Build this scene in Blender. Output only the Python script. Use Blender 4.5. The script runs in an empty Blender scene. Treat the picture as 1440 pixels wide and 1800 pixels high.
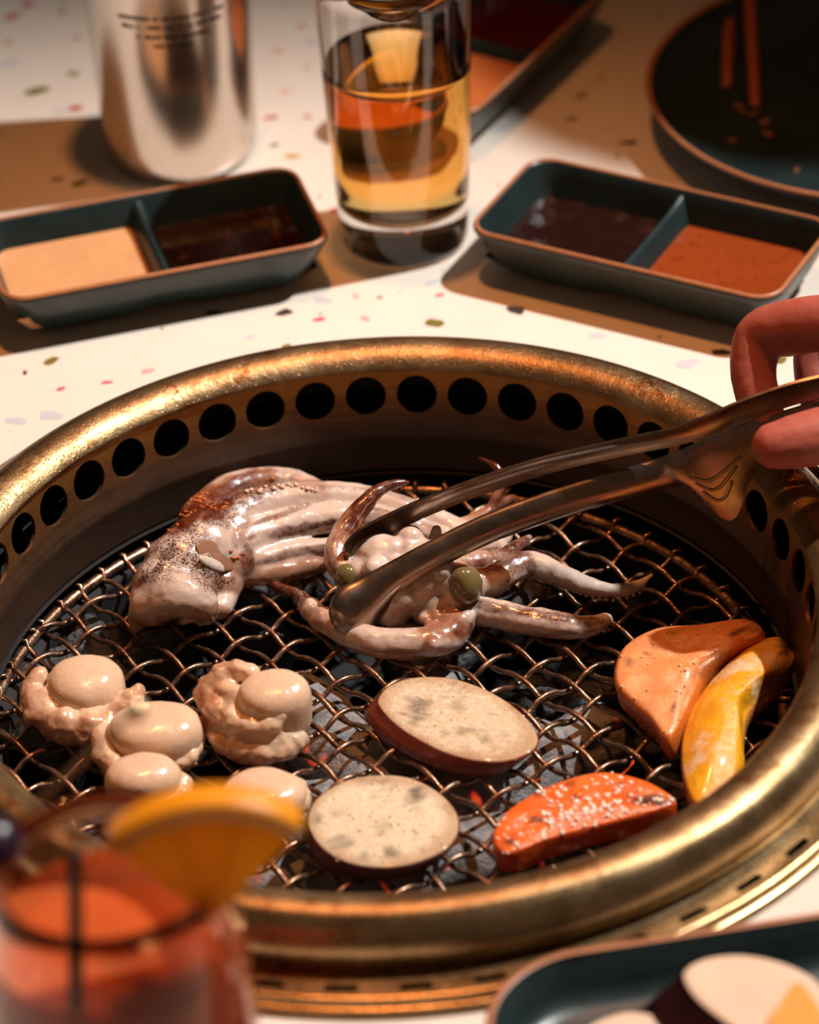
import bpy, math, random
import numpy as np
from mathutils import Vector, Matrix, noise as mnoise
from mathutils.bvhtree import BVHTree

scene = bpy.context.scene
COL = scene.collection
R0 = 0.15                     # radius of the ring of vent holes in the grill

# ------------------------------------------------------------------ camera
CAM_Y, CAM_Z = -1.05136, 0.81721
PITCH, YAW, ROLL, FPX = 0.62494, 0.009844, -0.053655, 6624.7
_C = np.array([0.0, CAM_Y, CAM_Z])
_fw = np.array([math.cos(PITCH)*math.sin(YAW), math.cos(PITCH)*math.cos(YAW), -math.sin(PITCH)])
_r = np.cross(_fw, [0, 0, 1]); _r /= np.linalg.norm(_r)
_u = np.cross(_r, _fw)
_r2 = _r*math.cos(ROLL) + _u*math.sin(ROLL)
_u2 = -_r*math.sin(ROLL) + _u*math.cos(ROLL)

def P(x, y, z=0.0):
    """world point at height z (table top = 0) measured at pixel x, y of the 1440x1800 photo"""
    d = _fw + ((x-720)/FPX)*_r2 + ((900-y)/FPX)*_u2
    t = (z-_C[2])/d[2]
    return _C + t*d

cam_data = bpy.data.cameras.new('camera')
cam = bpy.data.objects.new('camera', cam_data)
COL.objects.link(cam)
M = Matrix((( _r2[0], _u2[0], -_fw[0], _C[0]),
            ( _r2[1], _u2[1], -_fw[1], _C[1]),
            ( _r2[2], _u2[2], -_fw[2], _C[2]),
            (0, 0, 0, 1)))
cam.matrix_world = M
cam_data.sensor_fit = 'VERTICAL'
cam_data.sensor_height = 36.0
cam_data.lens = FPX/1800*36.0
cam_data.clip_start = 0.02
cam_data.clip_end = 50
cam_data.dof.use_dof = True
cam_data.dof.focus_distance = float((P(700, 1090, -0.02)-_C) @ _fw)
cam_data.dof.aperture_fstop = 6.6
scene.camera = cam

# ------------------------------------------------------------------ world and lamps
world = bpy.data.worlds.new('world')
scene.world = world
world.use_nodes = True
world.node_tree.nodes['Background'].inputs[0].default_value = (1.0, 0.62, 0.38, 1)
world.node_tree.nodes['Background'].inputs[1].default_value = 0.05

def lamp(name, typ, loc, target, power, color, radius, cone=None, blend=0.5):
    d = bpy.data.lights.new(name, typ)
    d.energy = power; d.color = color; d.shadow_soft_size = radius
    if cone:
        d.spot_size = math.radians(cone); d.spot_blend = blend
    o = bpy.data.objects.new(name, d); COL.objects.link(o)
    o.location = loc
    o.rotation_euler = (Vector(target)-Vector(loc)).to_track_quat('-Z', 'Y').to_euler()
    return o

lamp('ceiling_spotlight', 'SPOT', (1.00, 0.44, 1.64), (-0.12, 0.01, 0), 208, (1.0, 0.985, 0.965), 0.024, 32, 0.9)
lamp('pendant_lamp', 'SPOT', (-0.02, 0.30, 1.20), (-0.03, 0.0, 0), 29, (1.0, 0.36, 0.10), 0.03, 52, 1.0)

scene.view_settings.view_transform = 'Standard'
scene.view_settings.look = 'None'
scene.view_settings.gamma = 1
scene.view_settings.use_curve_mapping = False
scene.view_settings.exposure = 0.0
try:
    scene.cycles.sample_clamp_indirect = 6.0
    scene.cycles.blur_glossy = 0.6
    scene.cycles.max_bounces = 14
    scene.cycles.transmission_bounces = 12
    scene.cycles.transparent_max_bounces = 16
except Exception:
    pass

# ------------------------------------------------------------------ material helpers
class N:
    def __init__(s, name):
        s.m = bpy.data.materials.new(name); s.m.use_nodes = True
        s.nt = s.m.node_tree; s.b = s.nt.nodes['Principled BSDF']
        s.out = s.nt.nodes['Material Output']
        s.tc = s.nt.nodes.new('ShaderNodeTexCoord')
        s.b.inputs['Subsurface Scale'].default_value = 1.0; s.b.inputs['Subsurface Radius'].default_value = (0.003, 0.0015, 0.001)
    def new(s, t, **k):
        n = s.nt.nodes.new(t)
        for a, v in k.items(): setattr(n, a, v)
        return n
    def link(s, a, b): s.nt.links.new(a, b)
    def set(s, sock, v):
        if hasattr(v, 'is_linked') or isinstance(v, bpy.types.NodeSocket): s.link(v, sock)
        else:
            if isinstance(v, (int, float)) and sock.type == 'RGBA': v = (v, v, v)
            if isinstance(v, (tuple, list)) and len(v) == 3 and sock.type == 'RGBA': v = (*v, 1)
            sock.default_value = v
    def p(s, **k):
        names = dict(color='Base Color', metal='Metallic', rough='Roughness', ior='IOR', sss='Subsurface Weight',
                     sss_r='Subsurface Radius', sss_s='Subsurface Scale', coat='Coat Weight', coat_r='Coat Roughness',
                     spec='Specular IOR Level', trans='Transmission Weight', alpha='Alpha', normal='Normal',
                     emit='Emission Color', emit_s='Emission Strength', aniso='Anisotropic')
        for a, v in k.items(): s.set(s.b.inputs[names[a]], v)
        return s
    def noise(s, scale, detail=3, rough=0.55, vec=None, dist=0.0):
        n = s.new('ShaderNodeTexNoise'); n.inputs['Scale'].default_value = scale
        n.inputs['Detail'].default_value = detail; n.inputs['Roughness'].default_value = rough
        n.inputs['Distortion'].default_value = dist
        s.link(vec if vec is not None else s.tc.outputs['Object'], n.inputs['Vector'])
        return n.outputs['Fac']
    def voro(s, scale, vec=None, feature='F1', out='Distance'):
        n = s.new('ShaderNodeTexVoronoi', feature=feature); n.inputs['Scale'].default_value = scale
        s.link(vec if vec is not None else s.tc.outputs['Object'], n.inputs['Vector'])
        return n.outputs[out]
    def ramp(s, fac, stops, interp='LINEAR'):
        n = s.new('ShaderNodeValToRGB'); cr = n.color_ramp; cr.interpolation = interp
        while len(cr.elements) < len(stops): cr.elements.new(0.5)
        for e, (pos, c) in zip(cr.elements, stops):
            e.position = pos
            if not isinstance(c, (tuple, list)): c = (c, c, c)
            e.color = (*c, 1) if len(c) == 3 else c
        s.link(fac, n.inputs[0]); return n.outputs[0]
    def mix(s, fac, a, b, mode='MIX'):
        n = s.new('ShaderNodeMix', data_type='RGBA', blend_type=mode)
        s.set(n.inputs[0], fac); s.set(n.inputs[6], a); s.set(n.inputs[7], b)
        return n.outputs[2]
    def math(s, op, a, b=0.0, clamp=False):
        n = s.new('ShaderNodeMath', operation=op, use_clamp=clamp)
        s.set(n.inputs[0], a); s.set(n.inputs[1], b); return n.outputs[0]
    def attr(s, name):
        n = s.new('ShaderNodeAttribute', attribute_name=name); return n.outputs['Fac']
    def mapscale(s, sc, vec=None):
        n = s.new('ShaderNodeMapping'); n.inputs['Scale'].default_value = sc
        s.link(vec if vec is not None else s.tc.outputs['Object'], n.inputs['Vector']); return n.outputs[0]
    def bump(s, h, strength=0.3, dist=0.001, normal=None):
        n = s.new('ShaderNodeBump'); n.inputs['Strength'].default_value = strength
        n.inputs['Distance'].default_value = dist; s.link(h, n.inputs['Height'])
        if normal is not None: s.link(normal, n.inputs['Normal'])
        s.link(n.outputs[0], s.b.inputs['Normal']); return n.outputs[0]
    def polar(s):
        """vector (radius, angle, z) about the object's own vertical axis"""
        sep = s.new('ShaderNodeSeparateXYZ'); s.link(s.tc.outputs['Object'], sep.inputs[0])
        r2 = s.math('ADD', s.math('MULTIPLY', sep.outputs[0], sep.outputs[0]), s.math('MULTIPLY', sep.outputs[1], sep.outputs[1]))
        r = s.math('SQRT', r2); a = s.math('ARCTAN2', sep.outputs[1], sep.outputs[0])
        c = s.new('ShaderNodeCombineXYZ'); s.link(r, c.inputs[0]); s.link(a, c.inputs[1]); s.link(sep.outputs[2], c.inputs[2])
        return c.outputs[0], r, a, sep.outputs[2]

def lin(r, g, b):
    f = lambda c: (c/255/12.92) if c <= 10 else ((c/255+0.055)/1.055)**2.4
    return (f(r), f(g), f(b))

# ------------------------------------------------------------------ mesh helpers
def mesh_of(verts, faces, smooth=True, name='mesh'):
    me = bpy.data.meshes.new(name)
    me.from_pydata([tuple(map(float, v)) for v in verts], [], [tuple(f) for f in faces])
    me.validate(); me.update()
    if smooth: me.polygons.foreach_set('use_smooth', [True]*len(me.polygons))
    return me

def sharp(me, deg):
    try: me.set_sharp_from_angle(angle=math.radians(deg))
    except Exception: pass
    return me

def thing(name, label, cat, loc, group=None):
    o = bpy.data.objects.new(name, None); COL.objects.link(o)
    o.empty_display_size = 0.01
    o.location = tuple(map(float, loc)); tag(o, label, cat, group)
    return o

def tag(o, label=None, cat=None, group=None, kind=None):
    if label: o['label'] = label
    if cat: o['category'] = cat
    if group: o['group'] = group
    if kind: o['kind'] = kind
    return o

def wloc(o):
    v = Vector((0, 0, 0))
    while o is not None: v = v + Vector(o.location); o = o.parent
    return v

def obj(name, me, mat, parent=None, loc=None, local=False):
    """link a mesh built in world coordinates as one object; its origin is the parent's (or loc)"""
    if me.name.startswith('mesh'): me.name = name
    o = bpy.data.objects.new(name, me); COL.objects.link(o)
    if mat is not None and not me.materials:
        for m in (mat if isinstance(mat, (list, tuple)) else [mat]): me.materials.append(m)
    base = wloc(parent) if parent is not None else Vector((0, 0, 0))
    if parent is not None: o.parent = parent
    if loc is not None:
        o.location = Vector(tuple(map(float, loc))) - base; base = Vector(tuple(map(float, loc)))
    if not local and base.length > 0: me.transform(Matrix.Translation(-base))
    return o

def base_of(verts):
    v = np.asarray(verts, float)
    return (float((v[:, 0].min()+v[:, 0].max())/2), float((v[:, 1].min()+v[:, 1].max())/2), float(v[:, 2].min()))

class MB:
    def __init__(s): s.v = []; s.f = []
    def add(s, v, f):
        k = len(s.v); s.v += [tuple(map(float, q)) for q in v]; s.f += [tuple(i+k for i in q) for q in f]; return s
    def mesh(s, smooth=True): return mesh_of(s.v, s.f, smooth)

def loft(loops, closed=True, cap0=False, cap1=False, wrap=False):
    """quads between successive loops of equal length"""
    n = len(loops[0]); v = [tuple(p) for L in loops for p in L]; f = []
    m = len(loops)
    for k in range(m if wrap else m-1):
        a, b = k*n, ((k+1) % m)*n
        for i in range(n if closed else n-1):
            j = (i+1) % n
            f.append((a+i, a+j, b+j, b+i))
    if cap0: f.append(tuple(range(n))[::-1])
    if cap1: f.append(tuple(range((m-1)*n, m*n)))
    return v, f

def lathe(profile, n=96, center=(0, 0), wrap=False, cap0=False, cap1=False):
    loops = []
    for r, z in profile:
        loops.append([(center[0]+r*math.cos(2*math.pi*i/n), center[1]+r*math.sin(2*math.pi*i/n), z) for i in range(n)])
    return loft(loops, True, cap0, cap1, wrap)

def catmull(pts, per=8, closed=False):
    p = np.asarray(pts, float); n = len(p); out = []
    segs = n if closed else n-1
    for i in range(segs):
        if closed: a, b, c, d = p[(i-1) % n], p[i], p[(i+1) % n], p[(i+2) % n]
        else:
            b, c = p[i], p[i+1]
            a = p[i-1] if i > 0 else 2*b-c
            d = p[i+2] if i+2 < n else 2*c-b
        for k in range(per):
            t = k/per
            out.append(0.5*((2*b)+(-a+c)*t+(2*a-5*b+4*c-d)*t*t+(-a+3*b-3*c+d)*t**3))
    if not closed: out.append(p[-1])
    return np.array(out)

def frames(path):
    path = np.asarray(path, float)
    T = np.gradient(path, axis=0); T /= np.linalg.norm(T, axis=1)[:, None]+1e-12
    n0 = np.array([0, 0, 1.0]); n0 = n0 - T[0]*(n0@T[0])
    if np.linalg.norm(n0) < 1e-3: n0 = np.array([1.0, 0, 0]) - T[0]*T[0][0]
    n0 /= np.linalg.norm(n0); Ns = [n0]
    for i in range(1, len(path)):
        v = Ns[-1] - T[i]*(Ns[-1]@T[i]); v /= np.linalg.norm(v)+1e-12; Ns.append(v)
    Ns = np.array(Ns); return T, Ns, np.cross(T, Ns)

def tube(path, rad, ns=12, round_ends=True, flat=1.0, closed=False):
    """tapered tube along path (n,3); rad scalar or per point"""
    path = np.asarray(path, float); n = len(path)
    rad = np.full(n, rad) if np.isscalar(rad) else np.asarray(rad, float)
    T, Nn, B = frames(path)
    if round_ends and not closed:
        pre, pr_, post, por = [], [], [], []
        for a in (80, 55, 28):
            pre.append(path[0]-T[0]*rad[0]*math.sin(math.radians(a))); pr_.append(rad[0]*math.cos(math.radians(a)))
        for a in (28, 55, 80):
            post.append(path[-1]+T[-1]*rad[-1]*math.sin(math.radians(a))); por.append(rad[-1]*math.cos(math.radians(a)))
        path = np.vstack([pre, path, post]); rad = np.concatenate([pr_, rad, por])
        T = np.vstack([[T[0]]*3, T, [T[-1]]*3]); Nn = np.vstack([[Nn[0]]*3, Nn, [Nn[-1]]*3]); B = np.vstack([[B[0]]*3, B, [B[-1]]*3])
    loops = []
    for i in range(len(path)):
        loops.append([path[i]+rad[i]*(math.cos(a)*B[i]+math.sin(a)*flat*Nn[i]) for a in (2*math.pi*k/ns for k in range(ns))])
    return loft(loops, True, not closed, not closed, closed)

def ptube(pts, per=6, ns=14, **k):
    """tube through (px, py, z, radius) points"""
    q = np.array([[*P(a, b, z), r] for a, b, z, r in pts])
    c = catmull(q, per); return tube(c[:, :3], np.maximum(c[:, 3], 0.0003), ns, **k)

def ellipsoid(c, r, n=20, m=12, rot=None, e=1.0):
    v = []; f = []
    sgn = lambda x, p_: math.copysign(abs(x)**p_, x)
    rot = rot if rot is not None else Matrix.Identity(3)
    for i in range(m+1):
        ph = -math.pi/2 + math.pi*i/m
        for k in range(n):
            th = 2*math.pi*k/n
            q = Vector((r[0]*sgn(math.cos(ph), e)*math.cos(th), r[1]*sgn(math.cos(ph), e)*math.sin(th), r[2]*sgn(math.sin(ph), e)))
            q = rot @ q; v.append((c[0]+q[0], c[1]+q[1], c[2]+q[2]))
    for i in range(m):
        for k in range(n):
            j = (k+1) % n; f.append((i*n+k, i*n+j, (i+1)*n+j, (i+1)*n+k))
    f.append(tuple(range(n))[::-1]); f.append(tuple(range(m*n, (m+1)*n)))
    return v, f

def fuse(pieces, voxel, smooth=3, fac=0.5):
    """union of closed shells as one continuous skin"""
    mb = MB()
    for v, f in pieces: mb.add(v, f)
    me = mb.mesh(False)
    o = bpy.data.objects.new('tmp', me); COL.objects.link(o)
    md = o.modifiers.new('r', 'REMESH'); md.mode = 'VOXEL'; md.voxel_size = voxel; md.use_smooth_shade = True
    if smooth:
        sm = o.modifiers.new('s', 'SMOOTH'); sm.iterations = smooth; sm.factor = fac
    dg = bpy.context.evaluated_depsgraph_get(); dg.update()
    res = bpy.data.meshes.new_from_object(o.evaluated_get(dg))
    bpy.data.objects.remove(o); bpy.data.meshes.remove(me)
    res.name = 'mesh'
    res.polygons.foreach_set('use_smooth', [True]*len(res.polygons))
    return res

def coords(me):
    a = np.zeros(len(me.vertices)*3); me.vertices.foreach_get('co', a); return a.reshape(-1, 3)
def setco(me, a): me.vertices.foreach_set('co', np.ascontiguousarray(a).ravel()); me.update()
def normals(me):
    a = np.zeros(len(me.vertices)*3); me.vertices.foreach_get('normal', a); return a.reshape(-1, 3)
def nz(pts, scale, seed=0.0, octaves=2):
    o = Vector((seed*7.1, seed*3.3, -seed*5.7))
    return np.array([mnoise.fractal(Vector(p)*scale+o, 1.0, 2.0, octaves) for p in pts])
def roughen(me, terms, seed=1.0):
    co = coords(me); no = normals(me)
    d = np.zeros(len(co))
    for amp, sc in terms: d += amp*nz(co, sc, seed+sc*0.01)
    setco(me, co+no*d[:, None]); return me
def fattr(me, name, vals):
    a = me.attributes.new(name, 'FLOAT', 'POINT'); a.data.foreach_set('value', np.ascontiguousarray(vals, dtype=np.float32))
def marks(co, lst, jitter=0.0, seed=3.0):
    """0..1 field that is high inside the listed spots; each spot = (px, py, rx px, ry px, angle deg, strength), measured on the photo"""
    d = co-_C; w = d @ _fw
    U = 720+FPX*(d @ _r2)/w; V = 900-FPX*(d @ _u2)/w
    out = np.zeros(len(co)); j = (nz(co, 170, seed, 3))*jitter if jitter else 0
    for x, y, rx, ry, an, s in lst:
        c_, s_ = math.cos(math.radians(an)), math.sin(math.radians(an))
        a_ = ((U-x)*c_+(V-y)*s_)/rx; b_ = (-(U-x)*s_+(V-y)*c_)/ry
        q = np.sqrt(a_*a_+b_*b_)+j
        out = np.maximum(out, s*np.clip((1.15-q)/0.45, 0, 1))
    return np.clip(out, 0, 1)

def on(me, x, y):
    """point and normal of a mesh (world coordinates) seen at photo pixel x, y"""
    key_ = me.as_pointer()
    if key_ not in _BVH: _BVH[key_] = BVHTree.FromPolygons([v.co.copy() for v in me.vertices], [p.vertices[:] for p in me.polygons])
    d = _fw + ((x-720)/FPX)*_r2 + ((900-y)/FPX)*_u2
    h_ = _BVH[key_].ray_cast(Vector(_C), Vector(d))
    return (np.array(h_[0]), np.array(h_[1])) if h_[0] is not None else (None, None)
_BVH = {}

def rrect(hx, hy, r, n=6):
    """rounded rectangle outline"""
    pts = []
    r = min(r, hx*0.999, hy*0.999)
    for cx, cy, a0 in ((hx-r, hy-r, 0), (-hx+r, hy-r, 90), (-hx+r, -hy+r, 180), (hx-r, -hy+r, 270)):
        for k in range(n+1):
            a = math.radians(a0+90*k/n); pts.append((cx+r*math.cos(a), cy+r*math.sin(a)))
    return pts

# ------------------------------------------------------------------ materials of the setting and the grill
def m_terrazzo():
    n = N('terrazzo'); v = n.voro(420.0)
    sp = n.ramp(v, [(0.0, 1.0), (0.10, 1.0), (0.14, 0.0)])
    sel = n.voro(420.0, out='Color')
    hs = n.new('ShaderNodeSeparateColor'); n.link(sel, hs.inputs[0])
    keep = n.math('MULTIPLY', sp, n.math('LESS_THAN', hs.outputs[0], 0.10))
    col = n.ramp(hs.outputs[1], [(0.0, lin(60, 55, 55)), (0.4, lin(120, 105, 60)), (0.6, lin(200, 90, 95)), (1.0, lin(190, 150, 90))], 'CONSTANT')
    base = n.mix(n.noise(35, 4), lin(238, 226, 212), lin(226, 212, 196))
    n.p(color=n.mix(keep, base, col), rough=0.32, spec=0.45)
    return n.m
M_TERR = m_terrazzo()

def plain(name, col, rough=0.4, metal=0.0, **k):
    n = N(name); n.p(color=col, rough=rough, metal=metal, **k); return n.m

def m_brass(name, soot=0.0):
    n = N(name); pv, r, a, z = n.polar()
    sc = n.noise(1.0, 5, 0.7, n.mapscale((1800, 14, 1800), pv))         # scratches that run around the ring
    bl = n.noise(55, 5, 0.65)
    fine = n.noise(900, 3, 0.6)
    base = n.ramp(bl, [(0.25, lin(128, 100, 66)), (0.5, lin(166, 138, 98)), (0.75, lin(190, 164, 124))])
    base = n.mix(n.math('MULTIPLY', n.ramp(sc, [(0.5, 0.0), (0.72, 1.0)]), 0.45), base, lin(96, 70, 38))
    # baked-on grease along the inner half of the rim
    inner = n.ramp(n.math('MULTIPLY', n.math('SUBTRACT', 0.1662, r), 400.0), [(0.0, 0.0), (0.6, 1.0)])
    line = n.ramp(n.math('ABSOLUTE', n.math('SUBTRACT', r, 0.1664)), [(0.0, 1.0), (0.0004, 1.0), (0.0008, 0.0)])
    dirt = n.ramp(n.noise(130, 6, 0.7), [(0.47, 0.0), (0.60, 1.0)])
    patch = n.ramp(n.noise(38, 4, 0.6), [(0.52, 0.0), (0.60, 1.0)])
    g = n.math('MULTIPLY', inner, n.math('MULTIPLY', dirt, n.math('ADD', n.math('MULTIPLY', patch, 0.6), 0.35)))
    base = n.mix(g, base, n.mix(n.noise(300, 3), lin(150, 92, 44), lin(84, 50, 26)))
    base = n.mix(n.math('MULTIPLY', line, 0.6), base, lin(74, 54, 30))  # thin dark ring puts the shade of a groove into the colour
    # burnt-on crusts
    crust = None
    for (x, y, rad_) in ((1165, 690, .013), (1395, 850, .012), (1300, 705, .008), (300, 690, .006)):
        w = P(x, y, 0.021); d = n.new('ShaderNodeVectorMath', operation='DISTANCE'); n.link(n.tc.outputs['Object'], d.inputs[0]); d.inputs[1].default_value = tuple(w)
        q = n.math('SUBTRACT', 1.0, n.math('DIVIDE', d.outputs['Value'], rad_), True)
        crust = q if crust is None else n.math('MAXIMUM', crust, q)
    ck = n.ramp(n.math('MULTIPLY', n.math('ADD', crust, 0.15), n.noise(170, 5, 0.7)), [(0.24, 0.0), (0.32, 1.0)])
    ck = n.math('MULTIPLY', ck, n.math('GREATER_THAN', crust, 0.02))
    base = n.mix(ck, base, n.mix(n.ramp(n.noise(240, 4, 0.7), [(0.45, 0.0), (0.55, 1.0)]), lin(170, 150, 112), lin(140, 76, 30)))
    drops = n.ramp(n.voro(620), [(0.0, 1.0), (0.22, 0.0)])
    rough = n.ramp(n.math('ADD', n.math('MULTIPLY', bl, 0.5), n.math('MULTIPLY', fine, 0.5)), [(0.3, 0.20), (0.7, 0.34)])
    rough = n.mix(n.math('MULTIPLY', inner, 0.55), rough, 0.46)
    h = n.math('ADD', n.math('MULTIPLY', sc, 0.14), n.math('MULTIPLY', n.math('MULTIPLY', inner, n.math('ADD', n.noise(420, 4, 0.7), n.math('MULTIPLY', drops, 0.7))), 1.1))
    h = n.math('ADD', h, n.math('MULTIPLY', ck, 0.8))
    n.bump(h, 0.4, 0.0006)
    n.p(color=base, metal=0.92, rough=rough)
    return n.m
M_BRASS = m_brass('brass')

def m_wall():
    n = N('sooty_brass'); pv, r, a, z = n.polar()
    st = n.noise(1.0, 5, 0.65, n.mapscale((300, 5, 420), pv))
    bl = n.noise(90, 5, 0.7)
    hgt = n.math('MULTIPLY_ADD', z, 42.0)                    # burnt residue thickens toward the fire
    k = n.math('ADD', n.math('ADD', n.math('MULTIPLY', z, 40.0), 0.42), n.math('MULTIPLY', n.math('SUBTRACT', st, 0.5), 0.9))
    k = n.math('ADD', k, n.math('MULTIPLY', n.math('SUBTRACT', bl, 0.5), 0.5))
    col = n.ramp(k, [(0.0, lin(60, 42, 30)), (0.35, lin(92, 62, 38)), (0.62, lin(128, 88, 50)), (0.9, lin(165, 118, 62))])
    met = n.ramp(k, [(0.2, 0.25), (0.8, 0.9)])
    spk = n.ramp(n.voro(900), [(0.0, 1.0), (0.09, 0.0)])
    col = n.mix(n.math('MULTIPLY', spk, 0.5), col, lin(180, 150, 120))
    n.bump(n.noise(500, 4, 0.7), 0.35, 0.0006)
    n.p(color=col, metal=met, rough=n.ramp(bl, [(0.3, 0.34), (0.7, 0.58)]))
    return n.m
M_WALL = m_wall()
M_SOOT_SHADE = plain('soot_shade_black', lin(14, 12, 11), 0.75)  # firebox soot; also the black that stands in for shade under the slots
M_IRON = plain('dark_iron', lin(28, 24, 22), 0.45, 0.6)

def m_wire():
    n = N('greasy_wire')
    b = n.noise(160, 4, 0.7)
    col = n.ramp(b, [(0.3, lin(70, 44, 32)), (0.5, lin(138, 104, 80)), (0.75, lin(172, 150, 126))])
    n.bump(n.noise(700, 3), 0.5, 0.0004)
    n.p(color=col, metal=0.85, rough=n.ramp(n.noise(220, 3), [(0.35, 0.22), (0.65, 0.45)]), coat=0.35, coat_r=0.15)
    return n.m
M_WIRE = m_wire()

# ------------------------------------------------------------------ room
def build_room():
    fl = N('dark_floor'); fl.p(color=fl.mix(fl.noise(6, 4), lin(52, 38, 30), lin(38, 28, 24)), rough=0.5)
    v, f = loft([[(-2, -2.2, -.78), (2.2, -2.2, -.78), (2.2, 2.2, -.78), (-2, 2.2, -.78)], [(-2, -2.2, -.75), (2.2, -2.2, -.75), (2.2, 2.2, -.75), (-2, 2.2, -.75)]], cap0=True, cap1=True)
    o = obj('floor', mesh_of(v, f, False), fl.m); o['kind'] = 'structure'
    wl = N('dark_wall'); wl.p(color=wl.mix(wl.noise(5, 4), lin(66, 44, 34), lin(48, 32, 26)), rough=0.7)
    v, f = loft([[(-2, 2.2, -.75), (2.2, 2.2, -.75), (2.2, 2.3, -.75), (-2, 2.3, -.75)], [(-2, 2.2, 1.9), (2.2, 2.2, 1.9), (2.2, 2.3, 1.9), (-2, 2.3, 1.9)]], cap0=True, cap1=True)
    o = obj('wall_back', mesh_of(v, f, False), wl.m); o['kind'] = 'structure'
build_room()

# ------------------------------------------------------------------ table with a round cut-out
def build_table():
    t = thing('restaurant_table', 'pale terrazzo restaurant table top with a brass grill set into it', 'table', (0, 0, -0.03))
    n = 192; x0, x1, y0, y1 = -0.65, 0.50, -0.55, 0.85; rh = 0.1772
    inner, outer = [], []
    for i in range(n):
        a = 2*math.pi*i/n; c, s = math.cos(a), math.sin(a)
        inner.append((rh*c, rh*s))
        k = min((x1 if c > 0 else -x0)/max(abs(c), 1e-9), (y1 if s > 0 else -y0)/max(abs(s), 1e-9))
        outer.append((k*c, k*s))
    mid = [((a[0]*0.6+b[0]*0.4), (a[1]*0.6+b[1]*0.4)) for a, b in zip(inner, outer)]
    L = lambda q, z: [(x, y, z) for x, y in q]
    v, f = loft([L(inner, -0.03), L(inner, 0), L(mid, 0), L(outer, 0), L(outer, -0.03)], wrap=True)
    me = mesh_of(v, [q[::-1] for q in f]); sharp(me, 30)
    top = obj('table_top', me, M_TERR, t)
    v, f = loft([[(-.30, -.30, -.75), (.30, -.30, -.75), (.30, .30, -.75), (-.30, .30, -.75)], [(-.30, -.30, -.72), (.30, -.30, -.72), (.30, .30, -.72), (-.30, .30, -.72)],
                 [(-.20, -.20, -.72), (.20, -.20, -.72), (.20, .20, -.72), (-.20, .20, -.72)], [(-.20, -.20, -.10), (.20, -.20, -.10), (.20, .20, -.10), (-.20, .20, -.10)]], cap0=True, cap1=True)
    obj('pedestal', mesh_of(v, f, False), plain('pedestal_paint', lin(40, 34, 30), 0.6), t)
    random.seed(11)
    cols = {'rose': lin(196, 82, 92), 'blush': lin(228, 168, 158), 'lilac': lin(206, 200, 206), 'olive': lin(122, 112, 48),
            'charcoal': lin(66, 58, 56), 'ochre': lin(204, 162, 96), 'mist': lin(196, 198, 204), 'wine': lin(140, 52, 62)}
    cm = {k: plain('chip_'+k, c, 0.3) for k, c in cols.items()}
    meshes = {}
    def chip_mesh(k, s):
        if (k, s) in meshes: return meshes[k, s]
        rnd = random.Random(hash((len(k), s, ord(k[0]))) & 0xffff)
        m = rnd.choice((5, 6, 7)); el = rnd.uniform(0.4, 0.75)
        pts = []
        for i in range(m):
            a = 2*math.pi*(i+rnd.uniform(-0.3, 0.3))/m; q = rnd.uniform(0.7, 1.1)
            pts.append((q*math.cos(a), q*el*math.sin(a)))
        v, f = loft([[(x, y, 0) for x, y in pts], [(x, y, 1) for x, y in pts]], cap1=True)
        me = mesh_of(v, f, False); me.materials.append(cm[k]); me.name = 'terrazzo_chip'
        meshes[k, s] = me; return me
    placed = []
    def chip(x, y, size, k, s, rot):
        o = bpy.data.objects.new('chip', chip_mesh(k, s)); COL.objects.link(o); o.parent = t
        o.location = (x, y, 0.0299); o.scale = (size, size, 0.00022); o.rotation_euler = (0, 0, rot)
        placed.append((x, y, size))
    fixed = [(560, 562, 'rose', .0032, .1), (765, 568, 'olive', .0052, -.2), (642, 560, 'blush', .0032, -.7), (568, 528, 'mist', .0045, .2),
             (626, 520, 'blush', .0022, -1.2), (668, 523, 'olive', .0018, .3), (563, 552, 'charcoal', .0012, 0), (772, 519, 'rose', .0026, .2),
             (703, 513, 'lilac', .0018, .5), (760, 497, 'mist', .0040, .3), (188, 672, 'rose', .0032, 0), (106, 684, 'rose', .0026, .5),
             (258, 652, 'blush', .0034, .2), (440, 593, 'lilac', .0034, .6), (30, 740, 'mist', .0048, -.3), (90, 730, 'mist', .0060, .1),
             (475, 207, 'rose', .0040, .1), (132, 190, 'rose', .0042, .3), (65, 160, 'olive', .0070, .2), (130, 130, 'olive', .0036, -.2),
             (20, 30, 'rose', .0052, .5), (48, 8, 'rose', .0040, .1), (110, 20, 'olive', .0030, 1.2), (515, 275, 'ochre', .0042, 0),
             (482, 256, 'olive', .0030, .2), (110, 195, 'mist', .0045, .2), (100, 315, 'wine', .0040, -.1), (142, 322, 'olive', .0046, .5),
             (1005, 210, 'charcoal', .0030, .2), (1105, 250, 'charcoal', .0055, 0), (1022, 168, 'wine', .0040, .5), (905, 545, 'charcoal', .0052, -.6),
             (1268, 620, 'charcoal', .0050, -.1), (1050, 590, 'lilac', .0050, 0), (1210, 640, 'lilac', .0055, .1), (585, 370, 'rose', .0030, .9),
             (500, 160, 'blush', .0032, 0), (540, 205, 'rose', .0022, .1), (530, 45, 'rose', .0034, .4), (490, 90, 'blush', .0036, .1),
             (15, 75, 'ochre', .0036, .4), (20, 110, 'mist', .0055, .2), (880, 225, 'mist', .0040, 0), (498, 550, 'charcoal', .0046, .3), (375, 550, 'charcoal', .0040, 0)]
    for q, (x, y, k, s, ro) in enumerate(fixed):
        w = P(x, y, 0); chip(w[0], w[1], s, k, q % 4, ro)
    keys = ['blush']*3+['lilac']*4+['mist']*4+['rose']*2+['olive']*2+['ochre']*3+['charcoal']*2+['wine']
    tries = 0
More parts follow.
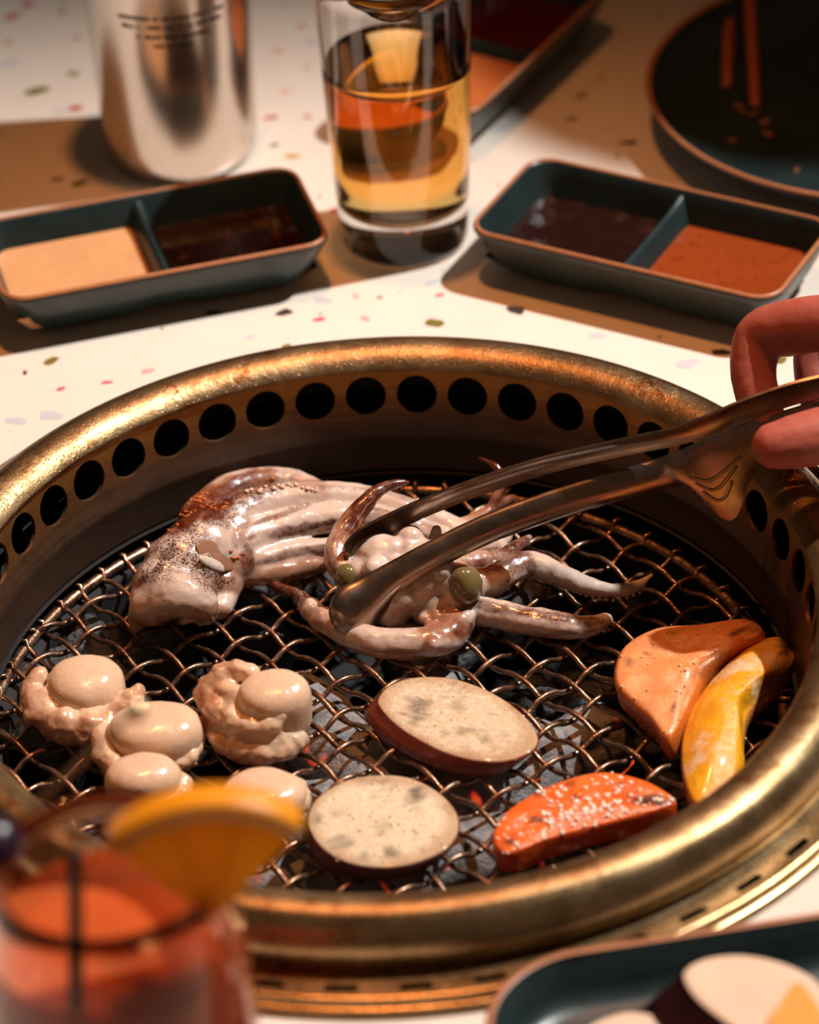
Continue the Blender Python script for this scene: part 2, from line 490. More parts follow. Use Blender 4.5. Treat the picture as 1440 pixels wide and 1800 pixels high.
    while len(placed) < 298 and tries < 30000:
        tries += 1
        if random.random() < 0.62: x, y = random.uniform(-0.22, 0.24), random.uniform(0.08, 0.50)
        else: x, y = random.uniform(-0.34, 0.38), random.uniform(-0.36, 0.60)
        if math.hypot(x, y) < 0.197: continue
        s = random.choice((0.0012, 0.0016, 0.0020, 0.0026, 0.0034, 0.0042))
        if any(math.hypot(x-a, y-b) < s+c+0.004 for a, b, c in placed): continue
        chip(x, y, s, random.choice(keys), random.randrange(4), random.uniform(0, 6.28))
build_table()

# ------------------------------------------------------------------ the grill let into the table
def ring_with_holes(n_sect, phase, hole_fn, s0, s1, surf, depth, across=10, up=6):
    """builds the perforated ring; each hole gets a short bore of the given depth (vector fn)"""
    mb = MB(); sec = 2*math.pi/n_sect; hw = sec/2
    per = []
    for i in range(across): per.append((-hw+2*hw*i/across, s0))
    for i in range(up): per.append((hw, s0+(s1-s0)*i/up))
    for i in range(across): per.append((hw-2*hw*i/across, s1))
    for i in range(up): per.append((-hw, s1-(s1-s0)*i/up))
    m = len(per); cs = 0.5*(s0+s1)
    for k in range(n_sect):
        th = phase+sec*k
        hole = [hole_fn(math.atan2((s-hole_fn.cs)*hole_fn.asp, u*hole_fn.ru)) for u, s in per]
        L0 = [surf(th+u, s) for u, s in per]
        mid = [((a[0]*0.45+b[0]*0.55), (a[1]*0.45+b[1]*0.55)) for a, b in zip(per, hole)]
        L1 = [surf(th+u, s) for u, s in mid]
        L2 = [surf(th+u, s) for u, s in hole]
        L3 = [depth(th+u, s) for u, s in hole]
        v, f = loft([L0, L1, L2, L3]); mb.add(v, f)
    return mb

PH_HOLE = 2.63493; PH_SLOT = -1.8179
def build_grill():
    t = thing('tabletop_grill', 'round brass tabletop charcoal grill sunk into the terrazzo table', 'grill', (0, 0, 0))
    # perforated inner wall (slightly conical)
    zc, rc, sl = 0.00675, R0, 0.146
    z_top, z_bot = 0.0185, -0.0248
    def surf(th, z):
        r = rc+sl*(z-zc); return (r*math.cos(th), r*math.sin(th), z)
    def bore(th, z):
        r = rc+sl*(z-zc)+0.0014; return (r*math.cos(th), r*math.sin(th), z)
    hr = 0.00785
    def hole(a): return (hr*math.cos(a)/rc, zc+hr*math.sin(a))
    hole.cs = zc; hole.asp = 1.0; hole.ru = rc
    sA, sB = zc-0.0098, z_top
    mb = ring_with_holes(48, PH_HOLE, hole, sA, sB, surf, bore)
    v, f = lathe([(rc+sl*(z-zc), z) for z in (z_bot, -0.018, -0.0115, -0.0105, -0.0095, sA)], 192)
    v = [(x*(1-0.004*math.exp(-((z+0.0105)/0.0012)**2)), y*(1-0.004*math.exp(-((z+0.0105)/0.0012)**2)), z) for x, y, z in v]
    mb.add(v, f)
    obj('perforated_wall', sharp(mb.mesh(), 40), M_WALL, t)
    # rolled rim
    Rt, zt, a = 0.16104, 0.01125, 0.0125
    prof = [(rc+sl*(0.0184-zc)+0.0002, 0.0180)]
    for d in range(150, -21, -5):
        prof.append((Rt+a*math.cos(math.radians(d)), zt+a*math.sin(math.radians(d))))
    prof += [(0.1724, 0.0062), (0.1722, 0.0057)]
    v, f = lathe(prof, 288)
    obj('rolled_rim', mesh_of(v, [q[::-1] for q in f]), M_BRASS, t)
    # slotted flange
    zs, rs = 0.0057, 0.1803
    def fsurf(th, r): return (r*math.cos(th), r*math.sin(th), zs)
    def fbore(th, r): return (r*math.cos(th), r*math.sin(th), zs-0.0003)
    hx, hy = 0.0054, 0.00150
    def slot(b):
        c, s = math.cos(b), math.sin(b); k = (abs(c/hx)**8+abs(s/hy)**8)**(-1/8)
        return (k*c/rs, rs+k*s)
    slot.cs = rs; slot.asp = 0.22; slot.ru = rs*0.22
    mb = ring_with_holes(48, PH_SLOT, slot, 0.1768, 0.1838, fsurf, fbore)
    mb.add(*lathe([(0.1722, zs+0.0003), (0.1735, zs), (0.1768, zs)], 288))
    mb.add(*lathe([(0.1838, zs), (0.1846, zs+0.0003), (0.1853, zs+0.0001), (0.1858, zs-0.0008), (0.1859, 0.0028)], 288))
    obj('slotted_flange', sharp(mb.mesh(), 30), M_BRASS, t)
    v, f = lathe([(0.1852, 0.0028), (0.1862, 0.0031), (0.1878, 0.0027), (0.1886, 0.0019), (0.1888, 0.0002), (0.1772, 0.0002)], 288)
    obj('outer_trim', mesh_of(v, f), M_BRASS, t)
    # firebox
    v, f = lathe([(0.1475, -0.0246), (0.1535, -0.0262), (0.1535, -0.0345), (0.1515, -0.0350), (0.1400, -0.0352), (0.1395, -0.0375),
                  (0.1395, -0.090), (0.10, -0.094), (0.02, -0.095)], 128, cap1=True)
    obj('firebox', mesh_of(v, f), M_SOOT_SHADE, t)
    v, f = lathe([(0.1560, 0.0008), (0.1722, 0.0010), (0.1855, 0.0022)], 96)
    obj('slot_shade_ring', mesh_of(v, f), M_SOOT_SHADE, t)  # black ring added under the slots to stand in for their shade
    v, f = lathe([(0.1625, 0.0178), (0.1625, -0.026), (0.1440, -0.026)], 96)
    obj('duct_lining', mesh_of(v, f), M_SOOT_SHADE, t)
build_grill()

# ------------------------------------------------------------------ woven wire grate
ZG = -0.0322; GX, GY, GR = -0.0027, -0.0015, 0.1425
GTOP = ZG+0.0021
def build_grate():
    t = thing('wire_grate', 'round woven wire grate lying inside the brass grill ring', 'grate', (GX, GY, ZG-0.003))
    n = 160
    path = [(GX+GR*math.cos(2*math.pi*i/n), GY+GR*math.sin(2*math.pi*i/n), ZG) for i in range(n)]
    T = np.array([(-math.sin(2*math.pi*i/n), math.cos(2*math.pi*i/n), 0) for i in range(n)])
    loops = []
    for i in range(n):
        c = np.array(path[i]); rad = np.array([math.cos(2*math.pi*i/n), math.sin(2*math.pi*i/n), 0])
        loops.append([c+0.0021*(math.cos(b)*rad+math.sin(b)*np.array([0, 0, 1])) for b in (2*math.pi*k/10 for k in range(10))])
    v, f = loft(loops, wrap=True); obj('rim_rod', mesh_of(v, f), M_WIRE, t)
    dA = np.array([math.cos(math.radians(-51.4)), math.sin(math.radians(-51.4))])
    dB = np.array([-dA[1], dA[0]])
    O = np.array([0.0647, -0.0050]); pa, pb = 0.0145, 0.0118
    amp, wr = 0.00165, 0.00106
    def wire(fam, j):
        d, e, pitch, gap = (dA, dB, pa, pb) if fam == 0 else (dB, dA, pb, pa)
        o2 = O+e*gap*j
        q = o2-np.array([GX, GY]); b = q@d; c = q@q-(GR+0.0005)**2; disc = b*b-c
        if disc <= (0.02)**2: return
        s0, s1 = -b-math.sqrt(disc), -b+math.sqrt(disc)
        m = max(8, int((s1-s0)/pitch*8)); rr = random.Random(j*7+fam)
        wob = rr.uniform(-0.0005, 0.0005)
        pts = []
        for i in range(m+1):
            s = s0+(s1-s0)*i/m
            ph = math.cos(math.pi*(s/pitch+j)); 
            zz = math.copysign(abs(ph)**0.75, ph)*amp*(1 if fam == 0 else -1)
            lat = 0.00028*math.sin(math.pi*s/pitch+1.3*j)+wob*0.6
            xy = o2+d*s+e*lat; pts.append((xy[0], xy[1], ZG+zz))
        # ends bend round the rim rod
        for end in (0, -1):
            p0 = np.array(pts[end]); 
            out = np.array([p0[0]-GX, p0[1]-GY]); out /= np.linalg.norm(out)
            ext = [(p0[0]+out[0]*0.0022, p0[1]+out[1]*0.0022, ZG+0.0026), (p0[0]+out[0]*0.0040, p0[1]+out[1]*0.0040, ZG-0.0004)]
            p1 = (p0[0]-out[0]*0.001, p0[1]-out[1]*0.001, ZG+0.0031)
            if end == 0: pts = ext[::-1]+[p1]+pts[1:]
            else: pts = pts[:-1]+[p1]+ext
        v, f = tube(pts, wr, 7, round_ends=False)
        obj('wire', mesh_of(v, f), M_WIRE, t)
    for j in range(-26, 27): wire(0, j)
    for j in range(-26, 27): wire(1, j)
build_grate()

# ------------------------------------------------------------------ charcoal
def m_coal(name, ash, ember):
    n = N(name)
    b = n.noise(60, 6, 0.7); f = n.noise(420, 4, 0.7)
    dark = (lin(14, 12, 12), lin(28, 26, 25)); grey = (lin(84, 77, 75), lin(172, 166, 163))
    c0, c1 = grey if ash else dark
    col = n.ramp(b, [(0.32, c0), (0.5, n_mid(c0, c1)), (0.7, c1)])
    pits = n.ramp(n.voro(170), [(0.0, 1.0), (0.16, 0.0)])
    col = n.mix(n.math('MULTIPLY', pits, 0.8), col, lin(16, 13, 12))
    n.bump(n.math('ADD', b, n.math('MULTIPLY', f, 0.6)), 0.6, 0.003)
    n.p(color=col, rough=0.85 if ash else 0.42, spec=0.3 if ash else 0.6)
    if ember:
        e = n.noise(75, 2, 0.5)
        k = n.ramp(e, [(0.63, 0.0), (0.68, 1.0)])
        n.p(emit=n.ramp(e, [(0.66, lin(150, 16, 8)), (0.76, lin(255, 92, 24))]), emit_s=n.math('MULTIPLY', k, 0.8))
    return n.m
def n_mid(a, b): return tuple((x+y)/2 for x, y in zip(a, b))
M_ASH = m_coal('ashy_charcoal', True, True); M_COAL = m_coal('black_charcoal', False, False)

def coal_stick(cx, cy, z, length, rad, ang, tilt, label, mat, seed):
    n = 8; mb = []
    d = np.array([math.cos(ang)*math.cos(tilt), math.sin(ang)*math.cos(tilt), math.sin(tilt)])
    s = np.array([-math.sin(ang), math.cos(ang), 0]); u = np.cross(d, s)
    c = np.array([cx, cy, z]); loops = []
    rnd = random.Random(seed)
    ks = np.linspace(-0.5, 0.5, 13)
    for q, k in enumerate(ks):
        rr = rad*(0.90 if q in (0, 12) else 1.0)
        loops.append([c+d*length*(k+0.02*rnd.uniform(-1, 1))+rr*(1+0.03*rnd.uniform(-1, 1))*(math.cos(a)*s+math.sin(a)*u) for a in (2*math.pi*(i+0.5)/16 if False else 2*math.pi*(i//2+0.5+(0.16 if i % 2 else -0.16))/8 for i in range(16))])
    inner = [[c+d*length*k+rad*0.30*(math.cos(a)*s+math.sin(a)*u) for a in (2*math.pi*(i//2+0.5+(0.16 if i % 2 else -0.16))/8 for i in range(16))] for k in (0.5, -0.5)]
    v, f = loft(loops+inner, wrap=True)
    me = mesh_of(v, f); sharp(me, 35)
    roughen(me, [(0.0009, 120)], seed)
    o = obj('charcoal_stick', me, mat, None, (cx, cy, z-rad))
    tag(o, label, 'charcoal', 'charcoal sticks under the grate')
def coal_lump(cx, cy, z, r, label, mat, seed):
    rot = Matrix.Rotation(seed*1.7, 3, 'Z') @ Matrix.Rotation(seed*0.9, 3, 'X')
    v, f = ellipsoid((cx, cy, z), (r*1.25, r*0.95, r*0.8), 18, 10, rot, 0.75)
    me = mesh_of(v, f); roughen(me, [(r*0.35, 0.9/r), (r*0.10, 3.5/r)], seed); sharp(me, 40)
    o = obj('charcoal_lump', me, mat, None, (cx, cy, z-r))
    tag(o, label, 'charcoal', 'charcoal lumps under the grate')
sticks = [(590, 1325, -0.056, .062, .0165, 2.05, 0.0, 'ash grey charcoal stick glowing red between the tall scallop and the eggplant slices'),
          (715, 1318, -0.055, .070, .0165, 1.15, 0.0, 'ash grey charcoal stick with red embers under the tilted eggplant slice'),
          (850, 1392, -0.0545, .066, .0160, 0.62, 0.0, 'ash grey charcoal stick between the round eggplant slice and the carrot slice'),
          (968, 1352, -0.057, .058, .0150, 0.62, 0.0, 'ash grey charcoal stick with rounded end above the carrot slice'),
          (640, 1452, -0.0575, .076, .0165, -0.10, 0.0, 'ash grey charcoal stick beneath the round eggplant slice'),
          (830, 1512, -0.056, .078, .0155, 0.12, 0.0, 'ash grey charcoal stick nearest the front rim beside the carrot slice'),
          (560, 1560, -0.056, .078, .0155, 0.05, 0.0, 'ash grey charcoal stick at the front left below the round eggplant slice')]
for i, (x, y, z, L_, r_, a_, ti, lab) in enumerate(sticks):
    w = P(x, y, z); coal_stick(w[0], w[1], z, L_, r_, a_, ti, lab, M_ASH, i+2)
lumps = [(110, 1120, -.052, .017, 'black charcoal lump near the left edge of the grate above the scallops'), (60, 1230, -.054, .018, 'black charcoal lump beside the left-most scallop'),
         (290, 1030, -.056, .016, 'black charcoal lump beneath the squid head'), (410, 1060, -.060, .017, 'black charcoal lump between the two squid'),
         (60, 1330, -.056, .018, 'black charcoal lump by the front left of the rim'), (190, 1190, -.060, .018, 'black charcoal lump behind the left-most scallop'),
         (540, 1040, -.064, .018, 'black charcoal lump under the squid arms'), (300, 1180, -.062, .018, 'black charcoal lump between the two upper scallops'),
         (1000, 980, -.066, .018, 'black charcoal lump under the far right of the grate'), (1120, 1020, -.066, .018, 'black charcoal lump right of the long squid arm'),
         (880, 1080, -.068, .018, 'black charcoal lump under the right squid arms'), (1030, 1250, -.072, .018, 'black charcoal lump left of the pumpkin wedge'),
         (1330, 1250, -.066, .018, 'black charcoal lump right of the yellow strip'), (750, 1160, -.072, .018, 'black charcoal lump under the held squid'),
         (430, 1160, -.072, .018, 'black charcoal lump in the middle of the grate'), (950, 1260, -.074, .018, 'black charcoal lump right of the tilted eggplant slice')]
for i, (x, y, z, r_, lab) in enumerate(lumps):
    w = P(x, y, z); coal_lump(w[0], w[1], z, r_, lab, M_COAL, i+1.3)

# ------------------------------------------------------------------ tableware materials
def m_stoneware():
    n = N('teal_glaze'); b = n.noise(60, 4)
    n.bump(n.noise(900, 3), 0.12, 0.0003)
    n.p(color=n.mix(b, lin(26, 40, 41), lin(36, 52, 52)), rough=n.ramp(b, [(0.3, 0.30), (0.7, 0.42)]), spec=0.5)
    return n.m
M_TEAL = m_stoneware()
def m_trim():
    n = N('copper_rim_glaze'); b = n.noise(260, 4)
    n.p(color=n.mix(b, lin(150, 92, 60), lin(186, 124, 82)), rough=0.35); return n.m
M_TRIM = m_trim()

def glass_mat(name, color=(1, 1, 1), ior=1.45, thin=0.0, rough=0.0, tint=None):
    """clear glass; 'thin' is the share of light that goes straight through the thin wall"""
    n = N(name); n.p(color=color, rough=rough, ior=ior, trans=1.0)
    if thin:
        t = n.new('ShaderNodeBsdfTransparent'); t.inputs[0].default_value = (*(tint or color), 1)
        mx = n.new('ShaderNodeMixShader'); mx.inputs[0].default_value = thin
        n.link(n.b.outputs[0], mx.inputs[1]); n.link(t.outputs[0], mx.inputs[2]); n.link(mx.outputs[0], n.out.inputs[0])
    return n.m
M_GLASS = glass_mat('clear_glass', (1, 1, 1), 1.48, 0.0)

def m_liquid(name, color, rough=0.08, bump_=None, sss=0.0, speck=None):
    n = N(name)
    col = n.mix(n.noise(70, 4), color, tuple(c*0.72 for c in color))
    if speck: col = n.mix(n.ramp(n.noise(260, 4, 0.7), [(0.56, 0.0), (0.66, 1.0)]), col, speck)
    n.p(color=col, rough=rough, spec=0.5, sss=sss)
    if sss: n.p(sss_r=(0.004, 0.002, 0.001), sss_s=1.0)
    if bump_: n.bump(n.noise(bump_[0], 3), bump_[1], bump_[2])
    return n.m

# ------------------------------------------------------------------ two-compartment sauce dishes
HX, HY, HD = 0.0672, 0.0325, 0.0245
def dish_shape(div=True):
    """meshes of one dish in local coordinates: body, rim trim, divider"""
    def L(inset, z, rc, fac=1.0): return [(x, y, z) for x, y in rrect(HX-inset, HY-inset, rc, 7)]
    # subdivide the long straight runs so that the underside can arch up below the divider
    def dense(loop):
        out = []; n = len(loop)
        for i in range(n):
            a, b = np.array(loop[i]), np.array(loop[(i+1) % n]); m = 18 if np.linalg.norm(b-a) > 0.03 else 1
            for k in range(m): out.append(tuple(a+(b-a)*k/m))
        return out
    spec = [(0.0150, 0.0004, 0.010), (0.0125, 0.0006, 0.011), (0.0085, 0.0040, 0.012), (0.0055, 0.0085, 0.012), (0.0030, 0.0140, 0.012), (0.0008, 0.0205, 0.011),
            (0.0000, 0.0228, 0.011), (0.0000, 0.0240, 0.011), (0.0006, 0.0246, 0.0105), (0.0018, 0.0246, 0.0095), (0.0026, 0.0236, 0.009), (0.0052, 0.0150, 0.0075),
            (0.0082, 0.0062, 0.006), (0.0094, 0.0048, 0.0055), (0.0120, 0.0042, 0.004)]
    nseg = None; loops = []
    for ins, z, rc in spec:
        base = rrect(HX-ins, HY-ins, rc, 7); q = []
        n = len(base)
        for i in range(n):
            a, b = np.array(base[i]), np.array(base[(i+1) % n])
            m = 18 if (i % 8 == 7) else 1
            for k in range(m): q.append((*(a+(b-a)*k/m), z))
        loops.append(q)
    out = []
    for li, q in enumerate(loops):
        w = []
        for x, y, z in q:
            if li <= 4:
                g = math.exp(-(x/0.0085)**2); lift = max(0.0, 0.0088-z)*g
                z = z+lift*0.9
            w.append((x, y, z))
        out.append(w)
    v, f = loft(out, cap0=True, cap1=True)
    body = mesh_of(v, f); sharp(body, 60)
    rim = []
    for ins, z, rc in ((0.00005, 0.0241, 0.011), (0.0005, 0.0249, 0.0105), (0.0012, 0.02515, 0.010), (0.0019, 0.0248, 0.0095), (0.0019, 0.0243, 0.0095)):
        rim.append([(x, y, z) for x, y in rrect(HX-ins, HY-ins, rc, 7)])
    v, f = loft(rim); trim = mesh_of(v, f)
    prof = [(-0.0075, 0.0046), (-0.0040, 0.0130), (-0.0018, 0.0205), (-0.0008, 0.0222), (0.0, 0.0226), (0.0008, 0.0222), (0.0018, 0.0205), (0.0040, 0.0130), (0.0075, 0.0046)]
    lp = []
    for k in range(15):
        y = -0.0302+0.0604*k/14; e = abs(2*k/14-1)
        lp.append([(x*(1+0.25*e**4), max(-1, y*(1-0.0*z)), z*(1-0.10*(1-e**6)) if z > 0.01 else z) for x, z in prof])
    # the divider's ends lean out with the slanted walls
    lp2 = []
    for k, q in enumerate(lp):
        w = []
        for x, y, z in q:
            lim = HY-0.0018-(0.0246-z)*0.31
            w.append((x, (2*k/14-1)*lim, z))
        lp2.append(w)
    v, f = loft(lp2, closed=False); dv = mesh_of(v, f)
    return body, trim, dv
D_BODY, D_TRIM, D_DIV = dish_shape()
for me_, mt_ in ((D_BODY, M_TEAL), (D_TRIM, M_TRIM), (D_DIV, M_TEAL)): me_.materials.append(mt_)

def sauce_dish(cx, cy, ang, label, sauces):
    t = thing('sauce_dish', label, 'sauce dish', (cx, cy, 0.0), 'two-compartment sauce dishes')
    for nm, me in (('dish_body', D_BODY), ('rim_trim', D_TRIM), ('divider', D_DIV)):
        o = bpy.data.objects.new(nm, me); COL.objects.link(o); o.parent = t
        if nm == 'rim_trim': o['label'] = 'copper-brown rim edge'
    t.rotation_euler = (0, 0, ang)
    for side, mat, lab, lvl, bumpy in sauces:
        q = 0.0246-lvl; ins = 0.0018+q*0.33
        xo = HX-ins; xi = 0.0012+(0.0226-lvl)*0.36
        mid, hx = side*(xo+xi)/2, (xo-xi)/2+0.0006; hy = HY-ins+0.0006
        v = []; f = []; n = 26
        for j in range(n+1):
            for i in range(n+1):
                x = mid+hx*(2*i/n-1); y = hy*(2*j/n-1)
                z = lvl
                if bumpy: z += bumpy*(mnoise.fractal(Vector((x*130, y*130, lvl*900)), 1.0, 2.0, 3))
                v.append((x, y, z))
        for j in range(n):
            for i in range(n): a = j*(n+1)+i; f.append((a, a+1, a+n+2, a+n+1))
        ring = [i for i in range(n+1)]+[j*(n+1)+n for j in range(1, n+1)]+[n*(n+1)+i for i in range(n-1, -1, -1)]+[j*(n+1) for j in range(n-1, 0, -1)]
        k0 = len(v)
        for r_ in ring: v.append((mid+(v[r_][0]-mid)*0.80, v[r_][1]*0.86, 0.0046))
        m = len(ring)
        for i in range(m): f.append((ring[i], k0+i, k0+(i+1) % m, ring[(i+1) % m]))
        f.append(tuple(k0+i for i in range(m))[::-1])
        me = mesh_of(v, f); sharp(me, 60)
        me.transform(Matrix.Translation((-mid, 0, -0.0046)))
        c, s = math.cos(ang), math.sin(ang)
        o = obj('dipping_sauce', me, mat, None, (cx+mid*c, cy+mid*s, 0.0046), local=True)
        o.rotation_euler = (0, 0, ang)
        tag(o, lab, 'sauce', 'dipping sauces')

S_PEACH = m_liquid('creamy_peach_sauce', lin(226, 168, 116), 0.22)
S_SOY = m_liquid('dark_soy_sauce', lin(42, 18, 14), 0.06, (55, 0.25, 0.002), speck=lin(96, 44, 26))
S_THICK = m_liquid('dark_thick_sauce', lin(40, 20, 17), 0.10, (160, 0.35, 0.002))
S_CHILI = m_liquid('chili_sauce', lin(150, 66, 28), 0.12, speck=lin(120, 42, 16))
S_ORANGE = m_liquid('orange_sauce', lin(216, 116, 60), 0.25)
S_RED = m_liquid('dark_red_sauce', lin(90, 22, 14), 0.12)

# left dish: measured rim corners (-28,295) (-11,232) mm; right dish (74,291) (40,237) mm
a_l = math.atan2(295.4-267.3, -28.3+146.7)
def dish_from(back, front, ang, side):
    mid = (np.array(back)+np.array(front))/2
    d = np.array([math.cos(ang), math.sin(ang)])
    return mid-side*d*HX
b, f_ = P(512, 288, .0246)[:2], P(591, 425, .0246)[:2]
a_l = math.atan2(*(P(512, 288, .0246)-P(0, 381, .0246))[[1, 0]])
c_l = dish_from(b, f_, a_l, 1)
sauce_dish(c_l[0], c_l[1], a_l, 'dark teal two-compartment sauce dish beside the steel cup, holding peach and soy sauces',
           [(-1, S_PEACH, 'creamy peach sauce in the dish beside the steel cup', 0.0125, 0), (1, S_SOY, 'dark soy sauce with chili flecks in the dish beside the steel cup', 0.0105, 0.0)])
b, f_ = P(944, 272, .0246)[:2], P(811, 402, .0246)[:2]
a_r = math.atan2(*(P(1440, 383, .0246)-P(944, 272, .0246))[[1, 0]])
c_r = dish_from(b, f_, a_r, -1)
sauce_dish(c_r[0], c_r[1], a_r, 'dark teal two-compartment sauce dish right of the beer glass, near the hand',
           [(-1, S_THICK, 'lumpy near-black sauce in the dish right of the beer glass', 0.0105, 0.0008), (1, S_CHILI, 'reddish-brown chili sauce in the dish right of the beer glass', 0.0115, 0)])
nc = P(838, 196, .0246)[:2]; far = P(1048, 0, .0246)[:2]
a_b = math.atan2(far[1]-nc[1], far[0]-nc[0])
d_ = np.array([math.cos(a_b), math.sin(a_b)]); s_ = np.array([-d_[1], d_[0]])
cb = nc+d_*(HX-0.006)+s_*HY
sauce_dish(cb[0], cb[1], a_b, 'dark teal two-compartment sauce dish standing behind the beer glass',
           [(-1, S_ORANGE, 'bright orange sauce in the dish behind the beer glass', 0.0150, 0), (1, S_RED, 'dark red sauce in the dish behind the beer glass', 0.0110, 0)])

# ------------------------------------------------------------------ glass of amber drink
def build_beer():
    c = (0.0172, 0.2752)
    t = thing('drinking_glass', 'clear straight drinking glass with thick base holding amber drink', 'glass', (c[0], c[1], 0))
    H_ = 0.1265; rb, rt = 0.0264, 0.0322
    ro = lambda z: rb+(rt-rb)*z/H_
    outer = [(0.0, 0.0006), (0.020, 0.0004), (0.0245, 0.0004), (0.0258, 0.0012), (0.0264, 0.0035)]
    outer += [(ro(z), z) for z in np.linspace(0.010, H_-0.0006, 14)]
    inner = [(ro(H_)-0.0004, H_), (ro(H_)-0.0012, H_-0.0002), (ro(H_)-0.0016, H_-0.001)]
    w = 0.0017
    inner += [(ro(z)-w, z) for z in np.linspace(H_-0.006, 0.0245, 14)]
    inner += [(ro(0.02)-0.0030, 0.0205), (ro(0.02)-0.0058, 0.0188), (0.012, 0.0178), (0.0, 0.0176)]
    prof = [(max(r, 1e-5), z) for r, z in outer+inner]
    v, f = lathe(prof, 96, c)
    obj('glass_body', mesh_of(v, f), M_GLASS, t)
    # liquid, its skin lying just inside the glass wall
    lv = 0.0835; g = -0.0003
    pr = [(1e-5, 0.0176+g), (0.012, 0.0178+g), (ro(0.02)-0.0058, 0.0188+g), (ro(0.02)-0.0030-g, 0.0205+g)]
    pr += [(ro(z)-w-g, z) for z in np.linspace(0.0245, lv+0.0008, 12)]
    pr += [(ro(lv)-w-0.0008, lv+0.0002), (ro(lv)-w-0.003, lv), (0.010, lv), (1e-5, lv)]
    v, f = lathe(pr, 96, c)
    me = mesh_of(v, f)
    n = N('amber_drink'); n.p(color=lin(255, 236, 190), rough=0.0, ior=1.33, trans=1.0)
    vol = n.new('ShaderNodeVolumeAbsorption'); vol.inputs[0].default_value = (1.0, 0.70, 0.05, 1); vol.inputs[1].default_value = 32.0
    tr = n.new('ShaderNodeBsdfTransparent'); tr.inputs[0].default_value = (*lin(255, 214, 120), 1)
    mx = n.new('ShaderNodeMixShader'); mx.inputs[0].default_value = 0.0
    n.link(vol.outputs[0], n.out.inputs[1])
    o = obj('amber_drink', me, n.m, None, (c[0], c[1], 0.0176))
    tag(o, 'clear amber drink filling two thirds of the straight drinking glass', 'drink')
build_beer()

# ------------------------------------------------------------------ steel cup with lettering
def build_cup():
    c = (-0.0755, 0.3575)
    t = thing('steel_cup', 'brushed stainless steel cup with small black lettering behind the sauce dish', 'cup', (c[0], c[1], 0))
    prof = [(1e-5, 0.0012), (0.024, 0.0010), (0.0275, 0.0002), (0.0300, 0.0006), (0.0318, 0.0030), (0.0328, 0.0075), (0.0332, 0.014),
            (0.0334, 0.026), (0.0340, 0.045), (0.0350, 0.075), (0.0362, 0.115), (0.0366, 0.140), (0.0372, 0.1415), (0.0372, 0.1428), (0.0364, 0.1430), (0.0360, 0.138), (0.0350, 0.09), (0.0330, 0.012), (1e-5, 0.008)]
    v, f = lathe(prof, 96, c)
    n = N('brushed_steel'); pv, r, a, z = n.polar()
    br = n.noise(1.0, 4, 0.6, n.mapscale((60, 1.5, 2600), pv))
    n.bump(br, 0.06, 0.0004)
    n.p(color=lin(206, 198, 190), metal=1.0, rough=n.ramp(br, [(0.3, 0.16), (0.7, 0.27)]))
    obj('cup_body', mesh_of(v, f), n.m, t)
    # three arcs of tiny printed letters (too small in the photo to read): ink blocks on the curved wall
    mb = MB(); rnd = random.Random(5)
    mid = math.radians(-86)
    for row, (z, half) in enumerate(((0.0770, 0.62), (0.0725, 0.44), (0.0683, 0.24), (0.0812, 0.66))):
        a_ = -half
        while a_ < half:
            w = rnd.uniform(0.022, 0.040); th = mid+a_
            if rnd.random() > 0.16:
                h = rnd.uniform(0.0012, 0.0019)
                q = []
                for rr in (0.0, 0.00018):
                    for (u_, zz) in ((0, 0), (w*0.72, 0), (w*0.72, h), (0, h)):
                        R_ = 0.0350+(z-0.075)*0.03+rr+0.00008
                        q.append((c[0]+R_*math.cos(th+u_), c[1]+R_*math.sin(th+u_), z+zz))
                mb.add(q, [(4, 5, 6, 7), (0, 1, 5, 4), (1, 2, 6, 5), (2, 3, 7, 6), (3, 0, 4, 7)])
            a_ += w
    o = obj('lettering', mb.mesh(False), plain('black_print', lin(30, 24, 20), 0.5), t); o['kind'] = 'stuff'; o['label'] = 'rows of tiny black lettering'
build_cup()

